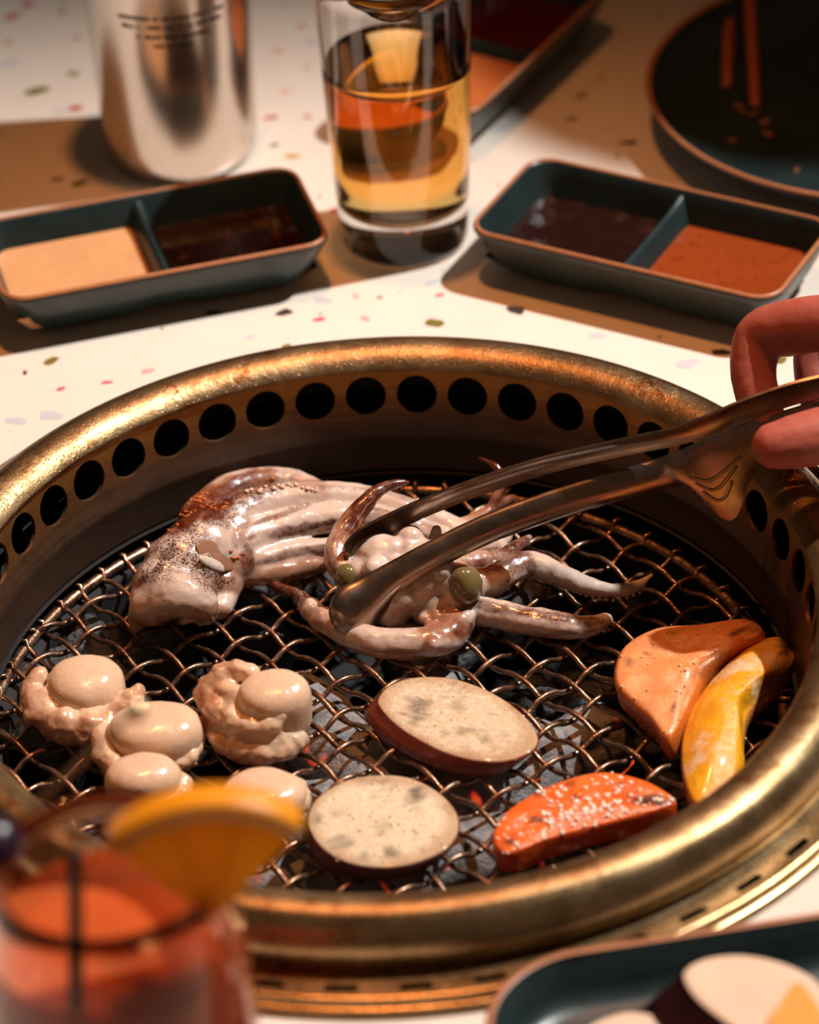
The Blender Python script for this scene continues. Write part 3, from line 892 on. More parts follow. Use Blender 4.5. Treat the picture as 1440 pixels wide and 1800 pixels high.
# ------------------------------------------------------------------ dark plate with chopsticks
PLC = (0.2235, 0.3475)
def build_plate():
    c = PLC
    t = thing('dinner_plate', 'round dark teal plate with copper-brown edge and crumbs on it', 'plate', (c[0], c[1], 0))
    prof = [(1e-5, 0.0030), (0.050, 0.0026), (0.056, 0.0004), (0.060, 0.0004), (0.064, 0.0030), (0.082, 0.0066), (0.093, 0.0120), (0.0985, 0.0185), (0.0995, 0.0198),
            (0.0982, 0.0203), (0.0968, 0.0190), (0.091, 0.0142), (0.080, 0.0096), (0.060, 0.0068), (0.030, 0.0062), (1e-5, 0.0062)]
    v, f = lathe(prof, 128, c); obj('plate_body', mesh_of(v, f), M_TEAL, t)
    v, f = lathe([(0.0990, 0.0190), (0.0998, 0.0198), (0.0990, 0.0206), (0.0978, 0.0206), (0.0970, 0.0196)], 128, c)
    o = obj('rim_trim', mesh_of(v, f), M_TRIM, t); o['label'] = 'copper-brown rim edge'
    cm = plain('brown_crumb', lin(120, 72, 40), 0.6)
    cr = [(1300, 185, .0030), (1345, 215, .0034), (1350, 235, .0036), (1280, 250, .0042), (1220, 195, .0030), (1250, 192, .0022), (1325, 200, .0026), (1400, 300, .0024), (1305, 195, .0022)]
    where = ['just left of the chopstick tips', 'right of the longer chopstick tip', 'below the longer chopstick tip', 'largest, low on the plate', 'nearest the left edge of the plate', 'second from the left edge of the plate', 'right under the chopstick tips', 'nearest the front edge of the plate', 'between the two chopstick tips']
    for i, (x, y, r) in enumerate(cr):
        w = P(x, y, .0075)
        v, f = ellipsoid((w[0], w[1], .0075), (r, r*0.6, r*0.22), 10, 6, Matrix.Rotation(i*1.1, 3, 'Z'))
        me = mesh_of(v, f); roughen(me, [(r*0.25, 300)], i+1)
        tag(obj('food_crumb', me, cm, None, base_of(coords(me))), 'brown food crumb on the dark plate, '+where[i], 'crumb', 'crumbs on the dark plate')
    n = N('chopstick_lacquer'); g = n.noise(1, 3, 0.6, n.mapscale((400, 40, 400)))
    n.p(color=n.mix(g, lin(150, 74, 48), lin(182, 98, 66)), rough=0.32)
    for (tip, back, zb_, lab) in (((1278, 150, .0085), (1283, 0), .0130, 'reddish-brown chopstick resting on the dark plate, the left of the pair'),
                             ((1328, 184, .0085), (1318, 0), .0190, 'reddish-brown chopstick resting on the dark plate, the right of the pair with longer reach')):
        a = P(*tip); b = P(back[0], back[1], zb_); d = (b-a)/np.linalg.norm(b-a)
        L_ = 0.225; pts = [a+d*L_*k for k in np.linspace(0, 1, 10)]
        v, f = tube(pts, np.linspace(0.0024, 0.0042, 10), 14)
        o = obj('chopstick', mesh_of(v, f), n.m, None, tuple(a)); tag(o, lab, 'chopstick', 'pair of chopsticks')
build_plate()

# ------------------------------------------------------------------ front tray with raw vegetables
def build_tray():
    # back edge runs through (1100,1655) (1440,1605); rounded left corner
    p1, p2 = P(1090, 1657, .020)[:2], P(1440, 1604, .020)[:2]
    ang = math.atan2(*(p2-p1)[[1, 0]]); d = np.array([math.cos(ang), math.sin(ang)]); s = np.array([-d[1], d[0]])
    left = P(846, 1800, .020)[:2]; lx = float((left-p1) @ d)
    hx, hy = 0.105, 0.055
    c = p1+d*(lx+hx)-s*hy
    t = thing('serving_tray', 'dark teal rounded tray of raw vegetables at the front of the grill', 'tray', (c[0], c[1], 0))
    spec = [(0.012, 0.0003, 0.03), (0.010, 0.0004, 0.03), (0.006, 0.004, 0.032), (0.0015, 0.015, 0.034), (0.0, 0.0192, 0.035), (0.0, 0.0200, 0.035), (0.0012, 0.0204, 0.034), (0.0024, 0.0196, 0.033),
            (0.006, 0.010, 0.030), (0.0095, 0.0058, 0.027), (0.014, 0.0048, 0.024)]
    v, f = loft([[(x, y, z) for x, y in rrect(hx-i, hy-i, r, 12)] for i, z, r in spec], cap0=True, cap1=True)
    me = mesh_of(v, f); sharp(me, 60)
    o = obj('tray_body', me, M_TEAL, t, local=True)
    v, f = loft([[(x, y, z) for x, y in rrect(hx-i, hy-i, r, 12)] for i, z, r in ((-0.0001, .0194, .035), (0.0002, .0203, .035), (0.0012, .0208, .034), (0.0024, .0203, .033))])
    o = obj('rim_trim', mesh_of(v, f), M_TRIM, t, local=True); o['label'] = 'copper-brown rim edge'
    t.rotation_euler = (0, 0, ang)
build_tray()

# ------------------------------------------------------------------ food materials
def m_squid():
    n = N('grilled_squid')
    tone = n.attr('tone'); char = n.attr('char'); spk = n.attr('speck')
    flesh = n.mix(n.noise(90, 4), lin(226, 208, 194), lin(202, 174, 154))
    warm = n.mix(tone, flesh, lin(158, 102, 68))
    dots = n.ramp(n.voro(1100), [(0.0, 1.0), (0.34, 1.0), (0.46, 0.0)])
    blot = n.ramp(n.noise(150, 5, 0.7), [(0.40, 0.0), (0.62, 1.0)])
    k = n.math('MULTIPLY', spk, n.math('ADD', n.math('MULTIPLY', dots, 0.75), n.math('MULTIPLY', blot, 0.8)), True)
    col = n.mix(k, warm, lin(74, 34, 26))
    brn = n.ramp(n.noise(240, 5, 0.75), [(0.42, 0.0), (0.66, 1.0)])
    ck = n.math('MULTIPLY', char, n.math('ADD', n.math('MULTIPLY', brn, 0.55), n.math('MULTIPLY', char, 0.9)), True)
    col = n.mix(ck, col, n.mix(n.noise(180, 3), lin(112, 44, 18), lin(52, 20, 12)))
    stain = n.ramp(n.noise(330, 5, 0.8), [(0.60, 0.0), (0.72, 1.0)])
    col = n.mix(n.math('MULTIPLY', stain, 0.55), col, lin(132, 72, 44))
    n.bump(n.math('ADD', n.noise(160, 4, 0.6), n.math('MULTIPLY', n.noise(700, 3), 0.35)), 0.22, 0.0012)
    n.p(color=col, rough=n.ramp(n.noise(140, 3), [(0.35, 0.16), (0.65, 0.34)]), spec=0.6, sss=0.15, coat=0.45, coat_r=0.06)
    n.b.inputs['Subsurface Radius'].default_value = (0.006, 0.003, 0.002)
    return n.m
M_SQUID = m_squid()
M_SUCK = plain('squid_sucker', lin(222, 186, 164), 0.25, coat=0.3)
M_EYE = plain('squid_eye_skin', lin(116, 100, 62), 0.16, coat=0.6)
M_LENS = plain('squid_eye_lens', lin(214, 196, 180), 0.14, coat=0.5)
M_ROE = plain('orange_crumb', lin(186, 88, 26), 0.35)

def finish_food(me, tone=(), char=(), speck=(), jit=0.35):
    co = coords(me)
    fattr(me, 'tone', np.clip(np.maximum(marks(co, tone, jit, 2.0), 0.06+0.2*np.clip(nz(co, 60, 9.0)+0.1, 0, 1)), 0, 1)); fattr(me, 'char', marks(co, char, jit, 5.0)); fattr(me, 'speck', marks(co, speck, jit, 8.0))
    return me
def S(x, y, rx, ry=None, an=0, s=1.0): return (x, y, rx, ry or rx, an, s)

def suckers(parent, pts, off, r0, r1, n, name='suckers', rows=1, mat=None):
    q = catmull(np.array([P(a, b, z) for a, b, z in pts]), 8)
    d = np.concatenate([[0], np.cumsum(np.linalg.norm(np.diff(q, axis=0), axis=1))]); mb = MB()
    for k in range(n):
        s = d[-1]*(k+0.5)/n
        c = np.array([np.interp(s, d, q[:, i]) for i in range(3)])+np.array(off)
        r = r0+(r1-r0)*k/n
        mb.add(*ellipsoid(c, (r, r, r*0.8), 10, 6))
    o = obj(name, mb.mesh(), mat or M_SUCK, parent); o['kind'] = 'stuff'
    return o

# ------------------------------------------------------------------ squid lying at the back left
def build_squid_a():
    z0 = GTOP
    base = P(430, 1000, z0)
    t = thing('grilled_squid', 'whole grilled squid head with bundled arms lying at the back left of the grate', 'squid', base)
    h = lambda mm: z0+mm/1000
    E_ = lambda x, y, mm, r, sq=(1, 1, 1): ellipsoid(P(x, y, h(mm)), (r*sq[0]/1000, r*sq[1]/1000, r*sq[2]/1000), 24, 14)
    pieces = [E_(356, 968, 14, 15.5, (1, .95, .95)), E_(322, 1000, 13.5, 15.0), E_(292, 1030, 12, 13.0, (1, .95, .92)), E_(268, 1056, 9, 9.0),
              E_(330, 1045, 12, 9.5, (1.2, .8, .75)), E_(390, 940, 14, 14, (1.1, .9, .9)), E_(410, 990, 9, 10.5), E_(388, 1026, 6, 8.5),
              ptube([(256, 1066, h(7), .0068), (243, 1090, h(4), .0042), (236, 1106, h(1.6), .0020)]),
              ptube([(262, 1066, h(11), .0075), (310, 1045, h(16), .0095), (352, 1060, h(13), .0072), (362, 1078, h(7), .0046)]),
              ptube([(335, 1080, h(4.5), .0038), (322, 1092, h(2), .0018)]), ptube([(360, 1080, h(4.5), .0040), (352, 1096, h(2), .0015)]),
              ptube([(400, 1040, h(4), .0048), (388, 1068, h(3), .0044), (372, 1078, h(2), .0028)])]
    arms = {
        'back': [(350, 915, h(14), .0085), (400, 868, h(13), .0075), (455, 850, h(13), .0065), (515, 850, h(12), .0055), (565, 868, h(10), .0045), (600, 890, h(8), .004)],
        'top': [(385, 930, h(17), .010), (450, 893, h(19), .0082), (530, 876, h(19), .0068), (620, 876, h(17), .0060), (700, 892, h(14), .0052), (760, 912, h(11), .0048), (830, 940, h(8), .0038), (880, 962, h(5), .0026)],
        'second': [(420, 955, h(15), .0078), (490, 930, h(15), .0068), (580, 910, h(15), .0058), (660, 912, h(13), .0052), (730, 930, h(10), .0046), (800, 955, h(7), .0036)],
        'third': [(425, 985, h(11), .0056), (470, 980, h(10.5), .0046), (530, 966, h(10), .0040), (590, 962, h(9), .0036), (650, 962, h(8), .0032)],
        'low': [(415, 1005, h(7), .0060), (470, 1006, h(6), .0048), (530, 996, h(5), .0042), (600, 980, h(4), .0035), (660, 970, h(4), .003)],
        'wisp': [(800, 930, h(10), .0030), (850, 905, h(12), .0026), (880, 885, h(13), .0022), (903, 876, h(12), .0018), (905, 895, h(8), .0015)],
        'burnt': [(860, 900, h(12), .0022), (882, 850, h(20), .0019), (876, 825, h(25), .0016), (858, 812, h(26), .0013), (843, 806, h(26), .0010)],
        'edge': [(760, 935, h(6), .0036), (830, 965, h(5), .0034), (880, 950, h(6), .0030), (900, 925, h(6), .0020)],
    }
    for k in arms: pieces.append(ptube(arms[k]))
    me = fuse(pieces, 0.00085, 4)
    roughen(me, [(0.00045, 95), (0.00018, 320)], 4)
    finish_food(me,
        tone=[S(340, 890, 75, 30, -35, 1), S(430, 850, 80, 22, -12, .9), S(540, 850, 40, 16, 15, .6), S(420, 1010, 55, 40, 0, .7), S(540, 1000, 110, 22, -12, .8), S(245, 1100, 30, 22, 0, .9), S(370, 1078, 45, 20, 0, .8),
              S(880, 880, 70, 60, 0, .9), S(300, 1080, 60, 20, -15, .5), S(700, 945, 120, 16, 14, .5)],
        char=[S(385, 898, 42, 16, -30, .9), S(560, 925, 130, 13, -9, .85), S(500, 902, 80, 6, -20, .7), S(700, 912, 80, 10, 15, .7), S(500, 978, 60, 10, -14, .7), S(580, 962, 50, 8, -5, .8), S(400, 858, 60, 14, -30, .8), S(863, 825, 50, 40, 0, 1),
              S(890, 885, 40, 30, 0, .8), S(436, 985, 14, 30, 0, .8), S(335, 905, 50, 16, -40, .9), S(450, 876, 50, 6, -25, .6), S(620, 858, 90, 5, 3, .5), S(425, 930, 14, 40, 20, .6), S(720, 880, 60, 6, 20, .5)],
        speck=[S(310, 950, 80, 52, -35, 1), S(265, 1000, 40, 34, -50, 1), S(390, 895, 60, 32, -35, 1), S(375, 1010, 42, 36, 20, 1), S(450, 872, 50, 16, -25, .8), S(440, 850, 80, 22, -15, .7), S(330, 990, 50, 26, 10, .9), S(300, 1085, 26, 16, 0, .5)])
    # eye: hollow and pale lens set into the head
    def disc(x, y, rx, ry, th, ang, sink=0.0):
        p_, n_ = on(me, x, y); zz = Vector(n_).normalized(); xx = Vector((math.cos(math.radians(ang)), math.sin(math.radians(ang)), 0)); xx = (xx-zz*xx.dot(zz)).normalized(); yy = zz.cross(xx)
        rot = Matrix((xx, yy, zz)).transposed()
        return ellipsoid(p_-n_*sink, (rx, ry, th), 26, 10, rot)
    v, f = disc(380, 976, .0100, .0050, .0007, -12, .0002); m_s = mesh_of(v, f)
    v, f = disc(375, 991, .0082, .0020, .0008, -12, .0001); m_l = mesh_of(v, f)
    # a row of suckers and orange roe crumbs on the back
    mb = MB(); mr = MB(); rnd = random.Random(4)
    for k in range(15):
        s_ = k/14; x, y = 436+118*s_+rnd.uniform(-4, 4), 868-14*math.sin(s_*2.6)+3*s_+rnd.uniform(-4, 3)
        p_, n_ = on(me, x, y)
        if p_ is not None: r = (.0012-.0004*s_)*rnd.uniform(.6, 1.25); mb.add(*ellipsoid(p_+n_*r*0.3, (r, r, r*0.8), 10, 6))
    for (x, y, n_c, sx, sy) in ((300, 925, 12, 12, 10), (325, 905, 14, 16, 9), (352, 885, 14, 18, 8), (476, 843, 5, 8, 4), (385, 893, 10, 24, 8), (415, 975, 7, 10, 8), (350, 872, 8, 20, 6)):
        for k in range(n_c):
            p_, n_ = on(me, x+rnd.gauss(0, sx*0.6), y+rnd.gauss(0, sy*0.6))
            if p_ is not None:
                r = rnd.uniform(.0003, .0008); mr.add(*ellipsoid(p_+n_*r*0.1, (r*rnd.uniform(.8, 1.8), r*rnd.uniform(.7, 1.3), r*0.7), 7, 4))
    body = obj('squid_body', me, M_SQUID, t)
    o = obj('eye_hollow', m_s, plain('eye_hollow', lin(146, 104, 80), 0.3), t); o['label'] = 'tan hollow around the eye'
    obj('eye_lens', m_l, M_LENS, o)
    o = obj('suckers', mb.mesh(), M_SUCK, t); o['kind'] = 'stuff'
    o = obj('orange_crumbs', mr.mesh(), M_ROE, t); o['kind'] = 'stuff'
build_squid_a()

# ------------------------------------------------------------------ squid piece held in the tongs
def build_squid_b():
    z0 = GTOP; h = lambda mm: z0+mm/1000
    t = thing('squid_piece', 'squid head piece with curling arms gripped by the steel tongs', 'squid', P(720, 1060, z0))
    E_ = lambda x, y, mm, r, sq=(1, 1, 1): ellipsoid(P(x, y, h(mm)), (r*sq[0]/1000, r*sq[1]/1000, r*sq[2]/1000), 24, 14)
    pieces = [E_(672, 985, 19, 10.5), E_(640, 1010, 17, 7), E_(720, 970, 22, 7.5), E_(722, 948, 26, 5.4), E_(745, 1010, 15, 13.5), E_(700, 1040, 12, 10.5),
              E_(790, 1020, 14, 10.5), E_(770, 1060, 8, 8.0), E_(800, 1085, 5, 6.0), E_(690, 1068, 7, 7.5), E_(765, 950, 23, 3.4), E_(766, 932, 26, 2.2), E_(640, 970, 20, 6.5)]
    arms = [
        [(655, 1000, h(17), .0060), (600, 1000, h(18), .0046), (592, 965, h(22), .0044), (612, 925, h(26), .0042), (636, 892, h(30), .0036), (660, 866, h(33), .0028), (690, 852, h(34), .0020), (718, 847, h(34), .0010)],
        [(812, 1085, h(5), .0060), (790, 1118, h(5), .0062), (740, 1130, h(5.5), .0060), (680, 1132, h(5), .0058), (620, 1116, h(4.5), .0052), (575, 1094, h(4.2), .0044), (545, 1070, h(4), .0038), (522, 1046, h(4), .0028), (495, 1033, h(3.5), .0019), (465, 1025, h(3), .0010)],
        [(790, 1050, h(8), .0065), (840, 1072, h(6.5), .0056), (900, 1085, h(6), .0056), (960, 1096, h(5.5), .0054), (1010, 1102, h(5), .0047), (1045, 1098, h(4.5), .0038), (1066, 1090, h(4.5), .0028)],
        [(810, 1030, h(10), .0066), (860, 1024, h(9), .0062), (900, 1000, h(9), .0056), (935, 992, h(9), .0050), (985, 1010, h(8), .0044), (1035, 1030, h(7), .0036), (1085, 1038, h(6.5), .0028), (1120, 1030, h(7), .0020), (1146, 1012, h(9), .0011)],
        [(770, 1000, h(10), .0060), (830, 990, h(8), .0050), (870, 985, h(6), .0040), (905, 965, h(5), .0030), (930, 945, h(4), .0016)],
        [(800, 985, h(6), .0055), (850, 1000, h(5), .0045), (880, 1000, h(5), .0035)],
    ]
    for a in arms: pieces.append(ptube(a))
    # beads of flesh on the thin arm
    for x, y, r in ((548, 1072, 4.6), (566, 1088, 4.8), (530, 1054, 3.4)): pieces.append(E_(x, y, 4.4, r))
    rnd = random.Random(9)
    for k in range(30): pieces.append(E_(rnd.gauss(770, 28), rnd.gauss(1080, 16), rnd.uniform(5, 9), rnd.uniform(2.2, 3.8)))
    for x, y, mm, r in ((690, 965, 25, 4.5), (705, 1000, 22, 5), (660, 1000, 23, 4.5), (745, 985, 24, 4), (775, 1000, 22, 5), (800, 1050, 12, 5)): pieces.append(E_(x, y, mm, r))
    me = fuse(pieces, 0.00085, 3)
    roughen(me, [(0.0005, 110), (0.0002, 330)], 6)
    finish_food(me,
        tone=[S(780, 1095, 60, 36, 0, .9), S(690, 1078, 70, 30, 0, .7), S(615, 920, 30, 60, 20, .9), S(590, 985, 24, 50, 0, .6), S(660, 1148, 140, 10, 4, .8), S(560, 1085, 40, 30, 30, .6), S(870, 985, 60, 30, 0, .7), S(930, 1118, 120, 9, 6, .6), S(980, 1040, 120, 8, 12, .6), S(760, 1040, 60, 50, 0, .35)],
        char=[S(690, 852, 50, 30, 0, 1), S(645, 885, 40, 30, -50, 1), S(618, 920, 16, 30, 20, .9), S(585, 990, 10, 50, 0, .6), S(485, 1032, 55, 26, 15, 1), S(520, 1048, 24, 20, 0, .95), S(555, 1078, 16, 10, 30, .6), S(960, 1082, 90, 9, 8, .85), S(1035, 1092, 40, 12, 0, .8), S(860, 1066, 50, 12, 10, .8), S(905, 985, 40, 10, -20, .7),
              S(905, 955, 40, 26, 0, .9), S(812, 1105, 30, 18, 0, .8), S(860, 992, 40, 14, 0, .8), S(1000, 1112, 60, 6, -5, .7), S(720, 1120, 80, 5, 0, .4), S(935, 995, 12, 20, 0, .7)],
        speck=[S(880, 985, 60, 30, 0, .6), S(960, 1080, 90, 14, 8, .5), S(770, 1085, 50, 30, 0, .3)])
    obj('squid_body', me, M_SQUID, t)
    for (x, y, mm, r, lab) in ((818, 1030, 17, .0068, 'olive eye bulge on the right'), (612, 1018, 17, .0052, 'olive eye bulge on the left')):
        v, f = ellipsoid(P(x, y, h(mm)), (r*0.95, r*0.9, r*1.15), 24, 14); me = mesh_of(v, f); roughen(me, [(.0007, 140)], x); o = obj('eye', me, M_EYE, t); o['label'] = lab
    suckers(t, [(880, 1014, h(4)), (930, 1010, h(4)), (985, 1026, h(4)), (1035, 1044, h(3.5)), (1085, 1051, h(3.5)), (1130, 1036, h(5))], (0, -.0012, 0), .0013, .0007, 22)
build_squid_b()

# ------------------------------------------------------------------ flat vegetable slices
def slab(top_px, zt, zb, shift=(0, 0), dome=0.0, bevel=0.0010, per=8, spread=1.0, warp=0.0, seed=1.0, rings=9):
    """thick slice: outline measured on its top face; returns mesh with 'edge' attribute (1 = side wall)"""
    out = catmull(np.array([P(x, y, zt)[:2] for x, y in top_px]), per, True)
    area = 0.5*np.sum(out[:, 0]*np.roll(out[:, 1], -1)-np.roll(out[:, 0], -1)*out[:, 1])
    if area < 0: out = out[::-1]
    c = out.mean(0); n = len(out); loops = []; edge = []
    rad = np.linalg.norm(out-c, axis=1)[:, None]
    bot = c+(out-c)*spread+np.array(shift)
    for k, (q, z, e) in enumerate(((bot-(bot-c)/rad*0.0012, zb, 1), (bot, zb+0.0010, 1), (bot*0.5+out*0.5, (zb+zt)/2, 1), (out, zt-bevel, 1), (out-(out-c)/rad*bevel*0.35, zt-bevel*0.35, 0.75), (out-(out-c)/rad*bevel, zt, 0.0))):
        loops.append([(x, y, z) for x, y in q]); edge += [e]*n
    inner = out-(out-c)/rad*bevel
    for k in range(1, rings):
        s = 1-k/rings; q = c+(inner-c)*s
        L = []
        for x, y in q:
            z = zt+dome*(1-s**2.2)+warp*mnoise.fractal(Vector((x*70+seed, y*70, seed)), 1.0, 2.0, 2)
            L.append((x, y, z))
        loops.append(L); edge += [0.0]*n
    v, f = loft(loops, cap0=True, cap1=True)
    me = mesh_of(v, f); fattr(me, 'edge', np.array(edge)); fattr(me, 'rim', np.array([1.0]*(6*n)+[1-k/rings for k in range(1, rings) for _ in range(n)]))
    return me

def bubbles(parent, me, n, rmin, rmax, seed, mat, box=None, name='oil_bubbles'):
    """tiny sizzling oil bubbles on the upper face"""
    rnd = random.Random(seed); co = coords(me); no = normals(me); ok = [i for i in range(len(co)) if no[i][2] > 0.8]
    mb = MB(); wl = np.array(wloc(parent))
    for k in range(n):
        i = rnd.choice(ok); c = co[i]+np.array([rnd.uniform(-.0015, .0015), rnd.uniform(-.0015, .0015), 0])
        r = rnd.uniform(rmin, rmax)
        mb.add(*ellipsoid(c+wl*0, (r, r, r*0.7), 8, 5))
    mm = mb.mesh()
    o = bpy.data.objects.new(name, mm); COL.objects.link(o); mm.materials.append(mat); o.parent = parent; o['kind'] = 'stuff'
    return o
M_OIL = plain('oil_bubble', lin(226, 190, 140), 0.06, coat=1.0)
M_OILW = plain('oil_foam_glint', lin(244, 226, 206), 0.08, coat=1.0)  # foam bubbles; their white also stands in for highlights

def m_eggplant(name, flesh0, flesh1, skin):
    n = N(name); e = n.attr('edge')
    f_ = n.mix(n.noise(120, 5, 0.7), flesh0, flesh1)
    fib = n.noise(520, 4, 0.7)
    f_ = n.mix(n.math('MULTIPLY', n.ramp(fib, [(0.45, 0.0), (0.65, 1.0)]), 0.6), f_, lin(252, 242, 222))
    sc = n.ramp(n.noise(75, 4, 0.6), [(0.60, 0.0), (0.70, 1.0)])
    f_ = n.mix(n.math('MULTIPLY', sc, 0.4), f_, n.mix(n.noise(330, 3), lin(120, 84, 50), lin(150, 112, 76)))
    rm = n.ramp(n.math('ADD', n.attr('rim'), n.math('MULTIPLY', n.math('SUBTRACT', n.noise(60, 4), 0.5), 0.5)), [(0.78, 0.0), (1.0, 1.0)])
    f_ = n.mix(n.math('MULTIPLY', rm, 0.55), f_, lin(176, 118, 62))
    f_ = n.mix(n.math('MULTIPLY', n.attr('char'), n.ramp(n.noise(260, 4, 0.7), [(0.3, 0.35), (0.6, 1.0)])), f_, lin(92, 72, 54))
    sk = n.mix(n.noise(140, 4), skin, tuple(c*0.6 for c in skin))
    k = n.ramp(n.math('ADD', e, n.math('MULTIPLY', n.math('SUBTRACT', n.noise(200, 3), 0.5), 0.35)), [(0.42, 0.0), (0.60, 1.0)])
    n.bump(n.math('ADD', n.noise(480, 5, 0.8), n.math('MULTIPLY', sc, -0.5)), 0.65, 0.0018)
    n.p(color=n.mix(k, f_, sk), rough=n.mix(k, 0.28, 0.22), spec=0.6, coat=0.35, coat_r=0.08, sss=0.1)
    n.b.inputs['Subsurface Radius'].default_value = (0.004, 0.003, 0.0015)
    return n.m
def add_slice(name, me, mat, label, cat, group=None):
    b_ = base_of(coords(me)); o = obj(name, me, mat, None, b_); tag(o, label, cat, group); return o

EGG1 = [(663, 1228), (690, 1200), (740, 1188), (800, 1192), (860, 1213), (910, 1245), (942, 1282), (944, 1312), (905, 1334), (850, 1338), (780, 1322), (715, 1288), (677, 1256)]
EGG2 = [(540, 1438), (556, 1402), (600, 1373), (655, 1361), (715, 1364), (765, 1386), (800, 1420), (808, 1455), (790, 1488), (745, 1512), (690, 1524), (630, 1521), (580, 1502), (550, 1472)]
m1 = m_eggplant('grilled_eggplant_brown', lin(240, 212, 170), lin(220, 186, 144), lin(160, 66, 36))
me = slab(EGG1, GTOP+.0075, GTOP+.0002, (-.0050, .0006), .0006, warp=.0006, seed=2)
fattr(me, 'char', marks(coords(me), [S(738, 1245, 26, 22, -30, .9), S(806, 1240, 14, 9, 0, .5), S(820, 1285, 20, 6, 0, .6), S(850, 1300, 10, 8, 0, .8), S(862, 1256, 8, 4, 0, .7), S(782, 1290, 8, 4, 0, .6)], .7))
o1 = add_slice('eggplant_slice', me, m1, 'long tilted eggplant slice with reddish-brown skin in the middle of the grate', 'eggplant', 'grilled eggplant slices')
bubbles(o1, o1.data, 34, .0002, .0005, 3, M_OIL)
m2 = m_eggplant('grilled_eggplant_cream', lin(246, 224, 184), lin(226, 200, 156), lin(122, 60, 38))
me = slab(EGG2, GTOP+.0080, GTOP+.0002, (-.0022, .0018), .0007, warp=.0006, seed=5)
fattr(me, 'char', marks(coords(me), [S(728, 1395, 18, 24, 20, .9), S(684, 1496, 16, 14, 0, .9), S(597, 1428, 10, 8, 0, .7), S(600, 1478, 22, 14, 0, .6), S(670, 1455, 16, 14, 0, .4), S(640, 1508, 16, 10, 0, .7), S(555, 1442, 8, 14, 0, .6), S(640, 1370, 40, 6, 0, .3)], .7))
o2 = add_slice('eggplant_slice', me, m2, 'round cream eggplant slice nearest the front rim of the grill', 'eggplant', 'grilled eggplant slices')
bubbles(o2, o2.data, 60, .0002, .0007, 6, M_OIL)

def m_veg(name, c0, c1, rind, char=0.6, pale=None):
    n = N(name); e = n.attr('edge')
    b = n.noise(85, 5, 0.65)
    col = n.ramp(b, [(0.3, c0), (0.7, c1)])
    if pale: col = n.mix(n.ramp(n.noise(60, 4, 0.6), [(0.52, 0.0), (0.64, 1.0)]), col, pale)
    col = n.mix(n.ramp(e, [(0.4, 0.0), (0.8, 1.0)]), col, rind)
    ch = n.ramp(n.noise(95, 5, 0.7), [(0.62, 0.0), (0.72, 1.0)])
    col = n.mix(n.math('MULTIPLY', ch, char), col, lin(70, 34, 18))
    col = n.mix(n.attr('char'), col, lin(38, 20, 12))
    n.bump(n.math('ADD', n.noise(260, 5, 0.7), n.math('MULTIPLY', b, 0.8)), 0.45, 0.0016)
    n.p(color=col, rough=n.ramp(n.noise(190, 3), [(0.35, 0.20), (0.65, 0.42)]), spec=0.55, coat=0.3, coat_r=0.1, sss=0.15)
    n.b.inputs['Subsurface Radius'].default_value = (0.006, 0.002, 0.0008)
    return n.m
CARROT = [(866, 1464), (890, 1424), (960, 1381), (1050, 1355), (1125, 1366), (1176, 1392), (1186, 1410), (1130, 1430), (1040, 1452), (960, 1474), (905, 1497), (876, 1492)]
me = slab(CARROT, GTOP+.0095, GTOP+.0002, (0, -.0005), .0010, bevel=.0014, warp=.0012, seed=8)
fattr(me, 'char', marks(coords(me), [S(896, 1478, 8, 16, 15, .9), S(940, 1440, 16, 6, 0, .8), S(1145, 1408, 30, 10, 0, .9), S(1012, 1402, 14, 5, 0, .8), S(1072, 1422, 8, 7, 0, .9), S(1090, 1376, 9, 6, 0, .7), S(1000, 1378, 10, 6, 0, .7), S(950, 1395, 8, 5, 0, .6), S(1120, 1400, 22, 6, 10, .5)], .6))
o3 = add_slice('carrot_slice', me, m_veg('grilled_carrot', lin(228, 88, 22), lin(238, 118, 44), lin(220, 86, 20), 0.25), 'bright orange carrot slice flecked with white oil bubbles near the front rim', 'carrot')
bubbles(o3, o3.data, 230, .0002, .0011, 12, M_OILW)
PUMP = [(1080, 1192), (1092, 1136), (1150, 1100), (1230, 1092), (1308, 1083), (1342, 1098), (1334, 1116), (1282, 1142), (1246, 1168), (1226, 1205), (1205, 1250), (1182, 1290), (1165, 1290), (1142, 1258), (1106, 1226)]
me = slab(PUMP, GTOP+.0120, GTOP+.0002, (.0015, .001), .0030, bevel=.0024, warp=.0026, seed=11)
fattr(me, 'char', marks(coords(me), [S(1108, 1165, 12, 8, 0, .6), S(1295, 1112, 10, 7, 0, .8), S(1330, 1098, 22, 14, 0, .5), S(1250, 1172, 40, 16, -40, .5), S(1180, 1112, 14, 5, 0, .5), S(1185, 1240, 5, 7, 0, .8), S(1140, 1150, 5, 4, 0, .6)], .6))
o4 = add_slice('pumpkin_wedge', me, m_veg('grilled_pumpkin', lin(228, 132, 70), lin(240, 168, 112), lin(206, 112, 40), 0.22), 'orange pumpkin wedge lying left of the yellow strip on the grate', 'pumpkin')
bubbles(o4, o4.data, 60, .0002, .0006, 15, M_OIL)
YEL = [(1262, 1180), (1310, 1138), (1360, 1116), (1394, 1130), (1396, 1160), (1362, 1200), (1318, 1250), (1308, 1300), (1308, 1350), (1284, 1390), (1228, 1412), (1204, 1370), (1198, 1310), (1212, 1250), (1235, 1212)]
me = slab(YEL, GTOP+.0080, GTOP+.0002, (0, 0), .0080, bevel=.0016, warp=.0012, seed=14)
fattr(me, 'char', marks(coords(me), [S(1382, 1138, 18, 20, 0, .9), S(1380, 1170, 26, 20, -30, .5), S(1350, 1195, 26, 14, -50, .4)], .5))
